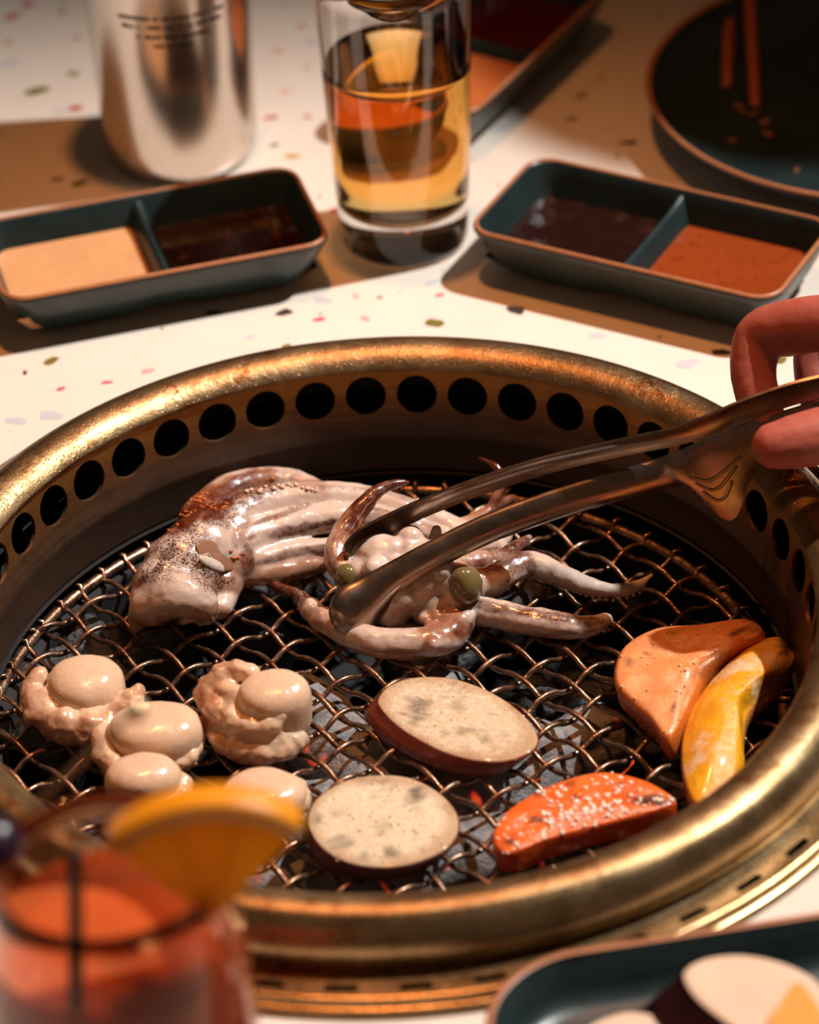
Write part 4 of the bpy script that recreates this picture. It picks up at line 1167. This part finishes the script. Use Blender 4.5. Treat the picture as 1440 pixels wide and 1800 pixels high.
o5 = add_slice('yellow_vegetable_strip', me, m_veg('grilled_yellow_strip', lin(240, 172, 30), lin(226, 148, 30), lin(196, 130, 60), 0.10, lin(236, 196, 150)), 'curved yellow vegetable strip with charred tip against the right rim', 'vegetable')
bubbles(o5, o5.data, 14, .0002, .0007, 18, M_OIL)

# ------------------------------------------------------------------ scallops
def m_scallop():
    n = N('scallop'); br = n.attr('char')
    c = n.mix(n.noise(70, 4), lin(232, 200, 168), lin(216, 176, 142))
    c = n.mix(n.math('MULTIPLY', br, n.ramp(n.noise(170, 4, 0.7), [(0.3, 0.3), (0.7, 1.0)])), c, lin(168, 98, 52))
    n.bump(n.math('ADD', n.noise(110, 4, 0.6), n.math('MULTIPLY', n.noise(620, 3), 0.3)), 0.3, 0.0014)
    n.p(color=c, rough=n.ramp(n.noise(160, 3), [(0.35, 0.15), (0.65, 0.36)]), spec=0.6, coat=0.35, coat_r=0.07, sss=0.3)
    n.b.inputs['Subsurface Radius'].default_value = (0.006, 0.0035, 0.002)
    return n.m
M_SCAL = m_scallop()
def scallop(label, muscle, frill, seed):
    """muscle = (px, py, z mm, rx, ry, rz mm, power, tilt deg, az deg); frill = tubes of (px, py, z mm, r mm)"""
    h = lambda mm: GTOP+mm/1000
    x, y, z, rx, ry, rz, pw, ti, az = muscle
    c = P(x, y, h(z)); t = thing('scallop', label, 'scallop', (c[0], c[1], GTOP), 'scallops on the grate')
    rot = Matrix.Rotation(math.radians(az), 3, 'Z') @ Matrix.Rotation(math.radians(ti), 3, 'X')
    v, f = ellipsoid(c, (rx/1000, ry/1000, rz/1000), 48, 28, rot, pw)
    me = mesh_of(v, f); r = rx/1000; roughen(me, [(r*0.06, 0.8/r), (r*0.012, 4/r)], seed)
    co = coords(me); lowz = np.clip((c[2]-co[:, 2])/(rz/1000)*0.9, 0, 1)
    fattr(me, 'char', np.clip(lowz*0.7, 0, 1)); obj('muscle', me, M_SCAL, t)
    if frill:
        pcs = []; rnd = random.Random(seed)
        for tb in frill:
            q = np.array([[*P(a_, b_, h(m_)), r_/1000] for a_, b_, m_, r_ in tb]); q = catmull(q, 10)
            k = np.arange(len(q)); amp = q[:, 3]
            q[:, 2] += amp*0.22*np.sin(k*0.62+seed)+amp*0.10*np.sin(k*1.5+seed*3); q[:, 3] *= 1+0.12*np.sin(k*0.8+seed*2)
            q[:, 2] = np.maximum(q[:, 2], GTOP+q[:, 3]*0.8)
            pcs.append(tube(q[:, :3], q[:, 3], 14))
            for i in range(2, len(q)-2, 4):
                o_ = np.array([q[i, 0]-c[0], q[i, 1]-c[1], 0]); o_ /= np.linalg.norm(o_)+1e-9
                e = q[i, :3]+o_*q[i, 3]*rnd.uniform(0.35, 0.6)+np.array([0, 0, q[i, 3]*rnd.uniform(-0.1, 0.35)])
                s_ = q[i, 3]*rnd.uniform(0.55, 0.8); pcs.append(ellipsoid(e, (s_, s_, s_*0.7), 10, 6))
        me = fuse(pcs, 0.0008, 10); roughen(me, [(0.0009, 120), (0.0003, 380)], seed+2)
        co = coords(me); d = np.hypot(co[:, 0]-c[0], co[:, 1]-c[1])
        fattr(me, 'char', np.clip((d-r*1.05)/0.007, 0, 1)*0.95+0.4*np.clip((0.006-(co[:, 2]-GTOP))/0.006, 0, 1))
        o = obj('frill', me, M_SCAL, t); o['label'] = 'ruffled tan edge'
scallop('left-most scallop with a smooth domed top and ruffled skirt', (150, 1214, 10.5, 14.2, 13.4, 10.2, 0.75, 6, 0),
        [[(66, 1192, 12, 3.6), (58, 1215, 9, 4.6), (72, 1250, 7, 5.6), (110, 1276, 6.5, 6.2), (160, 1282, 6.5, 6.2), (205, 1262, 8, 5.2), (232, 1236, 11, 4.0), (243, 1216, 13, 2.8)], [(90, 1240, 7, 6), (150, 1262, 7, 6.5), (210, 1240, 8, 5)]], 1.0)
scallop('scallop in the middle of the left cluster, below the pick ball', (272, 1288, 8.5, 16.8, 13.5, 8.6, 0.72, -4, 0),
        [[(196, 1262, 9, 3.6), (182, 1290, 7, 4.4), (186, 1325, 5, 4.8), (205, 1350, 4, 4.2)], [(352, 1270, 6, 2.2), (350, 1300, 5, 2.4), (335, 1330, 4, 2.6), (315, 1345, 3, 2.4)]], 2.0)
scallop('small scallop behind the orange wedge at the front of the left cluster', (250, 1372, 8, 13.6, 11, 8.4, 0.78, -6, 0),
        [[(300, 1362, 8, 3.2), (318, 1378, 6, 3.6), (312, 1400, 4, 4.0), (290, 1420, 3, 4)], [(200, 1390, 5, 3.4), (215, 1420, 4, 4), (260, 1430, 3, 4)]], 3.0)
scallop('tall scallop standing on its side with folded frill, right of the cluster', (482, 1246, 12.8, 13.6, 11.2, 12.6, 0.55, 5, 0),
        [[(440, 1182, 21, 3.4), (405, 1182, 20, 4.0), (380, 1200, 17, 4.4), (366, 1225, 14, 4.4), (385, 1254, 13, 4.6), (420, 1272, 12, 4.6), (455, 1280, 13, 4.2), (480, 1268, 15, 3.6), (500, 1255, 17, 2.6)],
         [(400, 1215, 17, 4.4), (425, 1235, 16, 4.8), (455, 1245, 17, 4.2)], [(376, 1262, 7, 4.0), (384, 1290, 5, 4.8), (412, 1314, 4, 5.0), (455, 1326, 3.5, 5.0), (500, 1318, 3.5, 4.4), (530, 1298, 4, 3.6)], [(400, 1285, 7, 5), (450, 1300, 7, 5.5), (500, 1295, 7, 5)]], 4.0)
scallop('scallop half hidden behind the orange wedge near the round eggplant slice', (462, 1402, 7, 15.2, 11.5, 7.2, 0.72, 0, 0),
        [[(505, 1378, 6, 3.0), (525, 1394, 5, 3.4), (526, 1412, 4, 3.4), (510, 1430, 3, 3.2)]], 5.0)

# ------------------------------------------------------------------ raw vegetables on the tray
def raw_chunks():
    zt0 = 0.0052
    def chunk(name, label, outline, zt, zb, shift, matl, cat, spread=1.0, dome=0.0):
        me = slab(outline, zt, zb, shift, dome, bevel=.0012, spread=spread, warp=.0004, seed=21)
        o = add_slice(name, me, matl, label, cat, 'raw vegetables on the tray'); return o
    n = N('raw_eggplant'); e = n.attr('edge'); pv = n.noise(120, 3)
    fl = n.mix(n.noise(60, 4), lin(238, 214, 188), lin(226, 190, 160))
    n.p(color=n.mix(n.ramp(e, [(0.5, 0.0), (0.6, 1.0)]), fl, n.mix(pv, lin(58, 26, 32), lin(42, 18, 26))), rough=0.3, spec=0.5, sss=0.08)
    n.b.inputs['Subsurface Radius'].default_value = (0.004, 0.003, 0.002)
    chunk('raw_eggplant_chunk', 'thick raw eggplant chunk with glossy purple-black skin on the front tray', [(1200, 1708), (1235, 1684), (1300, 1676), (1370, 1688), (1430, 1716), (1462, 1756), (1470, 1800), (1440, 1830), (1370, 1836), (1300, 1814), (1240, 1772), (1210, 1740)], .0215, zt0, (-.0150, -.0020), n.m, 'eggplant')
    chunk('raw_eggplant_slice', 'pale raw eggplant slice at the left of the front tray', [(1030, 1806), (1060, 1788), (1110, 1776), (1170, 1790), (1190, 1830), (1130, 1860), (1060, 1850), (1022, 1828)], .0105, zt0, (-.001, -.001), n.m, 'eggplant')
    n2 = N('raw_pumpkin'); n2.p(color=n2.mix(n2.noise(110, 4), lin(236, 178, 92), lin(224, 154, 66)), rough=0.4, sss=0.1)
    chunk('raw_pumpkin_piece', 'yellow raw pumpkin piece leaning on the raw eggplant chunk', [(1346, 1800), (1370, 1760), (1402, 1724), (1430, 1750), (1460, 1800), (1450, 1850), (1370, 1850)], .0275, .0216, (0, 0), n2.m, 'pumpkin')
raw_chunks()

# ------------------------------------------------------------------ tongs
def m_tongs():
    n = N('tong_steel'); b = n.noise(60, 4)
    sm = n.noise(1.0, 4, 0.6, n.mapscale((30, 900, 900)))
    n.p(color=n.mix(b, lin(176, 160, 146), lin(150, 132, 120)), metal=1.0, rough=n.ramp(n.noise(120, 4), [(0.3, 0.22), (0.7, 0.36)])); return n.m
M_TONG = m_tongs()
def tong_arm(pts, out_dir, parent, name, per=8):
    """bent sheet-steel arm; pts = (px, py, z, width up mm, width down mm, bulge mm)"""
    q = np.array([[*P(a, b, z), u/1000, d/1000, g/1000] for a, b, z, u, d, g in pts])
    c = catmull(q, per); path = c[:, :3]
    T = np.gradient(path, axis=0); T /= np.linalg.norm(T, axis=1)[:, None]
    o_ = np.array(out_dir, float); m = 13; th = 0.0011; loops = []
    for i in range(len(path)):
        Nn = o_-T[i]*(o_@T[i]); Nn /= np.linalg.norm(Nn)
        B = np.cross(T[i], Nn)
        if B[2] < 0: B = -B
        top, bot = [], []
        for k in range(m):
            s = 2*k/(m-1)-1
            w = c[i, 3]*s if s > 0 else c[i, 4]*s
            p_ = path[i]+B*w+Nn*c[i, 5]*(1-abs(s)**2.4)
            top.append(p_); bot.append(p_-Nn*th)
        loops.append(top+bot[::-1])
    v, f = loft(loops, cap0=True, cap1=True)
    me = mesh_of(v, f); sharp(me, 50)
    def at_(i, s):
        Nn = o_-T[i]*(o_@T[i]); Nn /= np.linalg.norm(Nn); B = np.cross(T[i], Nn)
        if B[2] < 0: B = -B
        return path[i]+B*(c[i, 3]*s if s > 0 else c[i, 4]*s)+Nn*c[i, 5]*(1-abs(s)**2.4)
    return obj(name, me, M_TONG, parent), at_
def build_tongs():
    t = thing('steel_tongs', 'steel grill tongs gripping the squid piece, held by the hand', 'tongs', P(640, 1090, GTOP+.006))
    g = GTOP
    low = [(590, 1102, g+0.0100, 1.5, 1.5, .5), (596, 1096, g+0.0105, 6.0, 6.0, 2.0), (610, 1085, g+0.0120, 9.0, 9.0, 3.6), (630, 1068, g+0.0140, 9.8, 9.8, 4.2), (656, 1046, g+0.0170, 8.4, 8.4, 4.2), (692, 1018, g+0.0220, 6.4, 6.4, 3.4), (760, 978, g+0.0290, 5.6, 5.6, 2.8), (850, 934, g+0.0358, 5.6, 5.6, 2.6),
           (960, 893, g+0.0422, 5.7, 5.7, 2.5), (1080, 857, g+0.0494, 5.9, 5.9, 2.5), (1160, 834, g+0.0538, 6.0, 6.2, 2.5), (1190, 824, g+0.0570, 6.1, 9.0, 2.4), (1212, 816, g+0.0590, 6.2, 19.0, 2.0), (1232, 809, g+0.0608, 6.5, 26.5, 1.7), (1260, 799, g+0.0636, 6.8, 22.0, 1.5), (1290, 788, g+0.0664, 7.0, 14.5, 1.5),
           (1320, 776, g+0.0692, 7.2, 9.5, 1.6), (1350, 766, g+0.0716, 7.2, 7.5, 1.8), (1440, 738, g+0.0770, 7.0, 7.0, 2.0), (1560, 702, g+0.0768, 6.5, 7.0, 2.0), (1700, 664, g+0.0862, 6.0, 6.0, 2.0), (1800, 640, g+0.0926, 5.5, 5.5, 2.0)]
    up = [(610, 985, g+0.0220, 1.2, 1.2, .4), (614, 975, g+0.0230, 5.0, 5.0, 1.5), (640, 948, g+0.0270, 6.4, 6.4, 2.4), (690, 916, g+0.0322, 5.2, 5.2, 2.2), (760, 884, g+0.0379, 4.9, 4.9, 2.0), (850, 850, g+0.0451, 4.8, 4.8, 1.8), (960, 815, g+0.0545, 4.8, 4.8, 1.8), (1080, 787, g+0.0646, 4.9, 4.9, 1.8),
          (1180, 766, g+0.0732, 5.2, 5.2, 1.8), (1240, 748, g+0.0790, 5.6, 5.6, 1.8), (1310, 719, g+0.0854, 5.9, 5.9, 1.8), (1380, 694, g+0.0905, 6.0, 6.0, 1.8), (1440, 678, g+0.0934, 6.0, 6.0, 1.8), (1560, 654, g+0.0962, 6.0, 6.0, 1.8), (1700, 638, g+0.0970, 5.8, 5.8, 1.8), (1800, 632, g+0.0970, 5.4, 5.4, 1.8)]
    a, fn = tong_arm(low, (0.05, -1, 0.25), t, 'tong_arm')
    a['label'] = 'near tong arm with spoon tip and flared finger rest'
    b_, _ = tong_arm(up, (-0.05, 1, 0.30), t, 'tong_arm')
    b_['label'] = 'far tong arm'
    # pressed ridges on the finger rest
    for s0_, i0, i1 in ((-0.30, 94, 122), (-0.46, 96, 118), (-0.64, 98, 113)):
        q = [fn(i, s0_*(0.85+0.15*math.sin(math.pi*(i-i0)/(i1-i0)))) for i in range(i0, i1+1)]
        v, f = tube(np.array(q)+np.array([0, 0.0005, -0.0001]), 0.0009, 8); obj('pressed_ridge', mesh_of(v, f), M_TONG, a)
    hp = P(1800, 636, g+.0945)
    v, f = tube([hp+np.array([0, .012, 0]), hp-np.array([0, .016, 0])], .0035, 14); obj('hinge_pin', mesh_of(v, f), M_TONG, t)
build_tongs()

# ------------------------------------------------------------------ hand holding the tongs
def build_hand():
    g = GTOP
    def T_(pts, ns=18): return ptube(pts, 6, ns)
    idx = [(1620, 548, g+0.1174, .0112), (1540, 555, g+0.1142, .0108), (1460, 566, g+0.1088, .0106), (1390, 576, g+0.1025, .0102), (1338, 592, g+0.0955, .0095), (1324, 640, g+0.0885, .0086), (1330, 690, g+0.0815, .0080), (1344, 728, g+0.0760, .0072)]
    mid = [(1660, 560, g+0.1064, .0108), (1590, 566, g+0.1018, .0104), (1520, 578, g+0.0955, .0100), (1455, 596, g+0.0877, .0095), (1436, 640, g+0.0807, .0088), (1440, 690, g+0.0745, .0080), (1452, 730, g+0.0698, .0072)]
    thumb = [(1720, 745, g+0.0940, .0150), (1620, 745, g+0.0877, .0122), (1530, 748, g+0.0868, .0108), (1460, 762, g+0.0850, .0102), (1405, 775, g+0.0838, .0096), (1362, 783, g+0.0828, .0084)]
    def Wt(pts): c = catmull(np.array([[*a] for a in pts]), 6); return tube(c[:, :3], c[:, 3], 18)
    k = P(1660, 560, g+.1064); ib = P(1620, 548, g+.1174); tb = P(1720, 745, g+.0940)
    ring = [(k[0]+.010, k[1]+.014, k[2]-.008, .0104), (k[0]-.014, k[1]+.020, k[2]-.020, .0098), (k[0]-.026, k[1]+.018, k[2]-.032, .0086), (k[0]-.012, k[1]+.006, k[2]-.036, .0076)]
    pinky = [(k[0]+.022, k[1]+.030, k[2]-.014, .0092), (k[0]+.004, k[1]+.038, k[2]-.026, .0084), (k[0]-.006, k[1]+.034, k[2]-.036, .0076), (k[0]+.008, k[1]+.022, k[2]-.042, .0068)]
    wr = np.array([ib[0]+.085, ib[1]+.022, ib[2]-.014])
    pieces = [T_(idx), T_(mid), T_(thumb), Wt(ring), Wt(pinky)]
    for bpt in (ib, k, np.array(ring[0][:3]), np.array(pinky[0][:3]), tb):
        pieces.append(tube(catmull(np.array([bpt, bpt*0.5+wr*0.5+np.array([0, 0, .002]), wr]), 6), np.linspace(.0118, .021, 13), 18))
    el = wr+np.array([.15, .06, -.03]); sh = np.array([.60, .40, .30])
    pieces.append(tube(np.array([wr+(el-wr)*s for s in np.linspace(0, 1, 10)]), np.linspace(.024, .038, 10), 24))
    pieces.append(ellipsoid((ib+tb+wr*2)/4, (.026, .020, .018), 20, 12))
    me = fuse(pieces, 0.0011, 5)
    roughen(me, [(0.0005, 55), (0.00015, 260)], 3)
    # unseen upper body of the same person, added leaning in to shade the plate
    lean = lambda pts: tube(catmull(np.array([q[:3] for q in pts], float), 5), catmull(np.array([[q[3]]*2 for q in pts], float), 5)[:, 0], 24)
    hd = np.array([.455, .430, .530])
    upper = [lean([(*el, .038), (*(el*0.5+sh*0.5), .046), (*sh, .058)]),
             lean([(.70, .52, -.30, .15), (.70, .52, -.05, .14), (.66, .51, .15, .15), (.61, .50, .30, .135), (.57, .49, .38, .07)]),
             lean([(.60, .38, .30, .065), (.61, .50, .33, .085), (.62, .62, .30, .065)]), lean([(.62, .62, .30, .060), (.64, .68, .14, .048), (.55, .66, .04, .040)]),
             lean([(.56, .49, .37, .056), (.50, .455, .45, .054)]),
             ellipsoid(hd, (.088, .074, .105), 28, 20), ellipsoid(hd+np.array([-.084, 0, -.012]), (.020, .013, .018), 14, 8), ellipsoid(hd+np.array([-.040, 0, -.070]), (.045, .045, .040), 18, 10)]
    for sg in (-1, 1): upper.append(ellipsoid(hd+np.array([.006, sg*.073, -.010]), (.018, .010, .028), 14, 8))
    ub = fuse(upper, 0.006, 4)
    mb = MB(); mb.add(coords(me).tolist(), [p.vertices[:] for p in me.polygons]); mb.add(coords(ub).tolist(), [p.vertices[:] for p in ub.polygons])
    me = mb.mesh()
    n = N('skin'); c = n.mix(n.noise(45, 4), lin(180, 96, 78), lin(160, 80, 64))
    n.bump(n.noise(650, 4, 0.7), 0.22, 0.0008)
    n.p(color=c, rough=0.48, spec=0.4, sss=0.35)
    n.b.inputs['Subsurface Radius'].default_value = (0.009, 0.003, 0.0015)
    o = obj('person', me, n.m, None, base_of(coords(me)))
    tag(o, 'bare right hand of a person holding the steel tongs at the right', 'person')
    shirt = [lean([(*(el*0.75+sh*0.25), .056), (*(el*0.5+sh*0.5), .060), (*sh, .070)]), lean([(.70, .52, -.30, .165), (.70, .52, -.05, .155), (.66, .51, .15, .163), (.61, .50, .29, .148)]),
             lean([(.60, .38, .30, .076), (.61, .50, .32, .095), (.62, .62, .30, .076)]), lean([(.62, .62, .30, .072), (.64, .68, .14, .060)])]
    obj('shirt', fuse(shirt, 0.007, 3), plain('dark_cloth', lin(38, 34, 34), 0.8), o)
    hair = [ellipsoid(hd+np.array([.018, 0, .022]), (.088, .084, .100), 28, 18)]
    hm = fuse(hair, 0.005, 1); roughen(hm, [(0.004, 60)], 2)
    obj('hair', hm, plain('dark_hair', lin(30, 22, 18), 0.5), o)
    em = plain('eye_white', lin(220, 214, 206), 0.2)
    for sg in (-1, 1):
        v, f = ellipsoid(hd+np.array([-.079, sg*.031, .004]), (.010, .012, .010), 14, 8); obj('eye', mesh_of(v, f), em, o)
    v, f = tube([hd+np.array([-.080, -.022, -.055]), hd+np.array([-.088, 0, -.057]), hd+np.array([-.080, .022, -.055])], .005, 10); obj('lips', mesh_of(v, f), plain('lip', lin(150, 76, 70), 0.4), o)
build_hand()

# ------------------------------------------------------------------ cocktail in the foreground
def build_cocktail():
    rim_z = 0.128
    rc = P(186, 1522, rim_z); c = (rc[0], rc[1])
    t = thing('cocktail_glass', 'rounded clear cocktail glass of orange-red drink blurred in the left foreground', 'glass', (c[0], c[1], 0))
    rr = 0.0315
    prof_o = [(1e-5, 0.0005), (0.020, 0.0003), (0.026, 0.0008), (0.0310, 0.006), (0.0360, 0.025), (0.0385, 0.050), (0.0385, 0.075), (0.0365, 0.100), (0.0335, 0.118), (rr, rim_z)]
    w = 0.0013
    prof = prof_o+[(rr-0.0006, rim_z+0.0008), (rr-w, rim_z)]+[(r-w, z) for r, z in prof_o[::-1][1:-4]]+[(0.0280, 0.0085), (0.020, 0.0070), (1e-5, 0.0070)]
    v, f = lathe(prof, 96, c); obj('glass_body', mesh_of(v, f), M_GLASS, t)
    lv = 0.1045; g = -0.0005
    inn = lambda z: float(np.interp(z, [q[1] for q in prof_o], [q[0] for q in prof_o]))-w-g
    pr = [(1e-5, 0.0068), (0.020, 0.0068), (0.0283, 0.0083)]+[(inn(z), z) for z in (0.014, 0.025, 0.050, 0.075, 0.100, lv)]+[(0.02, lv), (1e-5, lv)]
    v, f = lathe(pr, 96, c); me = mesh_of(v, f); sharp(me, 50)
    n = N('orange_red_drink'); b = n.noise(30, 4)
    n.p(color=n.mix(b, lin(206, 98, 48), lin(186, 80, 36)), rough=0.08, sss=0.6, sss_s=1.0, spec=0.4)
    n.b.inputs['Subsurface Radius'].default_value = (0.02, 0.008, 0.004)
    o = obj('mixed_drink', me, n.m, None, (c[0], c[1], 0.0072)); tag(o, 'orange-red mixed drink filling the foreground cocktail glass', 'drink')
    # black straw
    a = P(131, 1494, 0.1560); b_ = P(136, 1835, 0.092)
    v, f = tube([a+(b_-a)*s for s in np.linspace(0, 1, 8)], .0021, 14, round_ends=False)
    o = obj('drinking_straw', mesh_of(v, f), plain('black_plastic', lin(26, 20, 18), 0.35), None, tuple(b_)); tag(o, 'short black straw standing in the orange-red drink', 'straw')
    # orange wedge hooked on the right of the rim
    oc = P(374, 1604, 0.1190); 
    t2 = thing('orange_wedge', 'wedge of fresh orange hooked on the cocktail glass rim', 'orange', oc)
    up = np.array([0, 0.10, 1.0]); up /= np.linalg.norm(up); side = np.array([1.0, 0.06, 0.0]); side -= up*(side@up); side /= np.linalg.norm(side); nn = np.cross(side, up)
    Rw = 0.0385; th = 0.0105; ctr = P(374, 1604, 0.1190)
    def arc(r, off, n_=40, a0=47, a1=133): return [ctr+nn*off+r*(math.cos(math.radians(a0+(a1-a0)*k/n_))*side+math.sin(math.radians(a0+(a1-a0)*k/n_))*up) for k in range(n_+1)]
    def band(r0, r1, t0):
        L = [arc(r0, -t0/2), arc(r1, -t0/2), arc(r1, t0/2), arc(r0, t0/2)]
        v_, f_ = loft(L, closed=False, wrap=True); n_ = len(L[0]); 
        f_ += [(0, n_, 2*n_, 3*n_), (n_-1, 4*n_-1, 3*n_-1, 2*n_-1)]; return v_, f_
    pm = N('orange_peel'); pm.bump(pm.noise(900, 2), 0.4, 0.0006); pm.p(color=lin(255, 160, 28), rough=0.28, sss=0.2); 
    v, f = band(Rw*0.95, Rw*1.02, th); obj('peel', mesh_of(v, f), pm.m, t2)
    v, f = band(Rw*0.91, Rw*0.95, th*0.98); obj('pith', mesh_of(v, f), plain('orange_pith', lin(246, 206, 120), 0.5, sss=0.2), t2)
    fm = N('orange_flesh'); fc = fm.mix(fm.noise(160, 4), lin(255, 218, 96), lin(255, 206, 76)); fm.p(color=fm.mix(fm.noise(160, 4), lin(246, 164, 24), lin(232, 138, 14)), rough=0.2)
    tl = fm.new('ShaderNodeBsdfTranslucent'); fm.set(tl.inputs[0], fc); mx = fm.new('ShaderNodeMixShader'); mx.inputs[0].default_value = 0.7
    fm.link(fm.b.outputs[0], mx.inputs[1]); fm.link(tl.outputs[0], mx.inputs[2]); fm.link(mx.outputs[0], fm.out.inputs[0])
    for k in range(3):
        a0, a1 = 47.4+k*28.4, 47.4+(k+1)*28.4-0.8
        L = []
        for off in (-th*0.47, th*0.47):
            L.append([ctr+nn*off+r_*(math.cos(math.radians(a_))*side+math.sin(math.radians(a_))*up) for r_, a_ in [(0.0018, (a0+a1)/2)]+[(Rw*0.905, a0+(a1-a0)*j/8) for j in range(9)]])
        v, f = loft(L, cap0=True, cap1=True); obj('segment', mesh_of(v, f, False), fm.m, t2)
    # pick with ball end and dark berry
    ball = P(239, 1250, 0.172); lowp = P(-6, 1478, 0.128)
    d = (lowp-ball); q = [ball+d*s for s in np.linspace(0, 1.25, 10)]
    t3 = thing('cocktail_pick', 'slim pick with pale round end leaning on the cocktail glass rim', 'cocktail pick', tuple(q[-1]))
    v, f = tube(q, .0009, 8); obj('stick', mesh_of(v, f), plain('bamboo', lin(176, 150, 104), 0.45), t3)
    bead = N('glint_bead'); bead.p(color=lin(255, 238, 196), rough=0.10, metal=0.65)  # pale oversized bead stands in for the blurred glint on the pick end
    v, f = ellipsoid(ball, (.0034, .0034, .0034), 28, 18); obj('ball_end', mesh_of(v, f), bead.m, t3)
    bc = P(-12, 1486, 0.127)
    v, f = ellipsoid(bc, (.0088, .0088, .0085), 24, 14); me = mesh_of(v, f); roughen(me, [(.0004, 120)], 2)
    o = obj('dark_berry', me, plain('berry_skin', lin(46, 28, 48), 0.3), None, base_of(coords(me))); tag(o, 'dark purple berry threaded on the pick over the cocktail glass', 'berry')
build_cocktail()
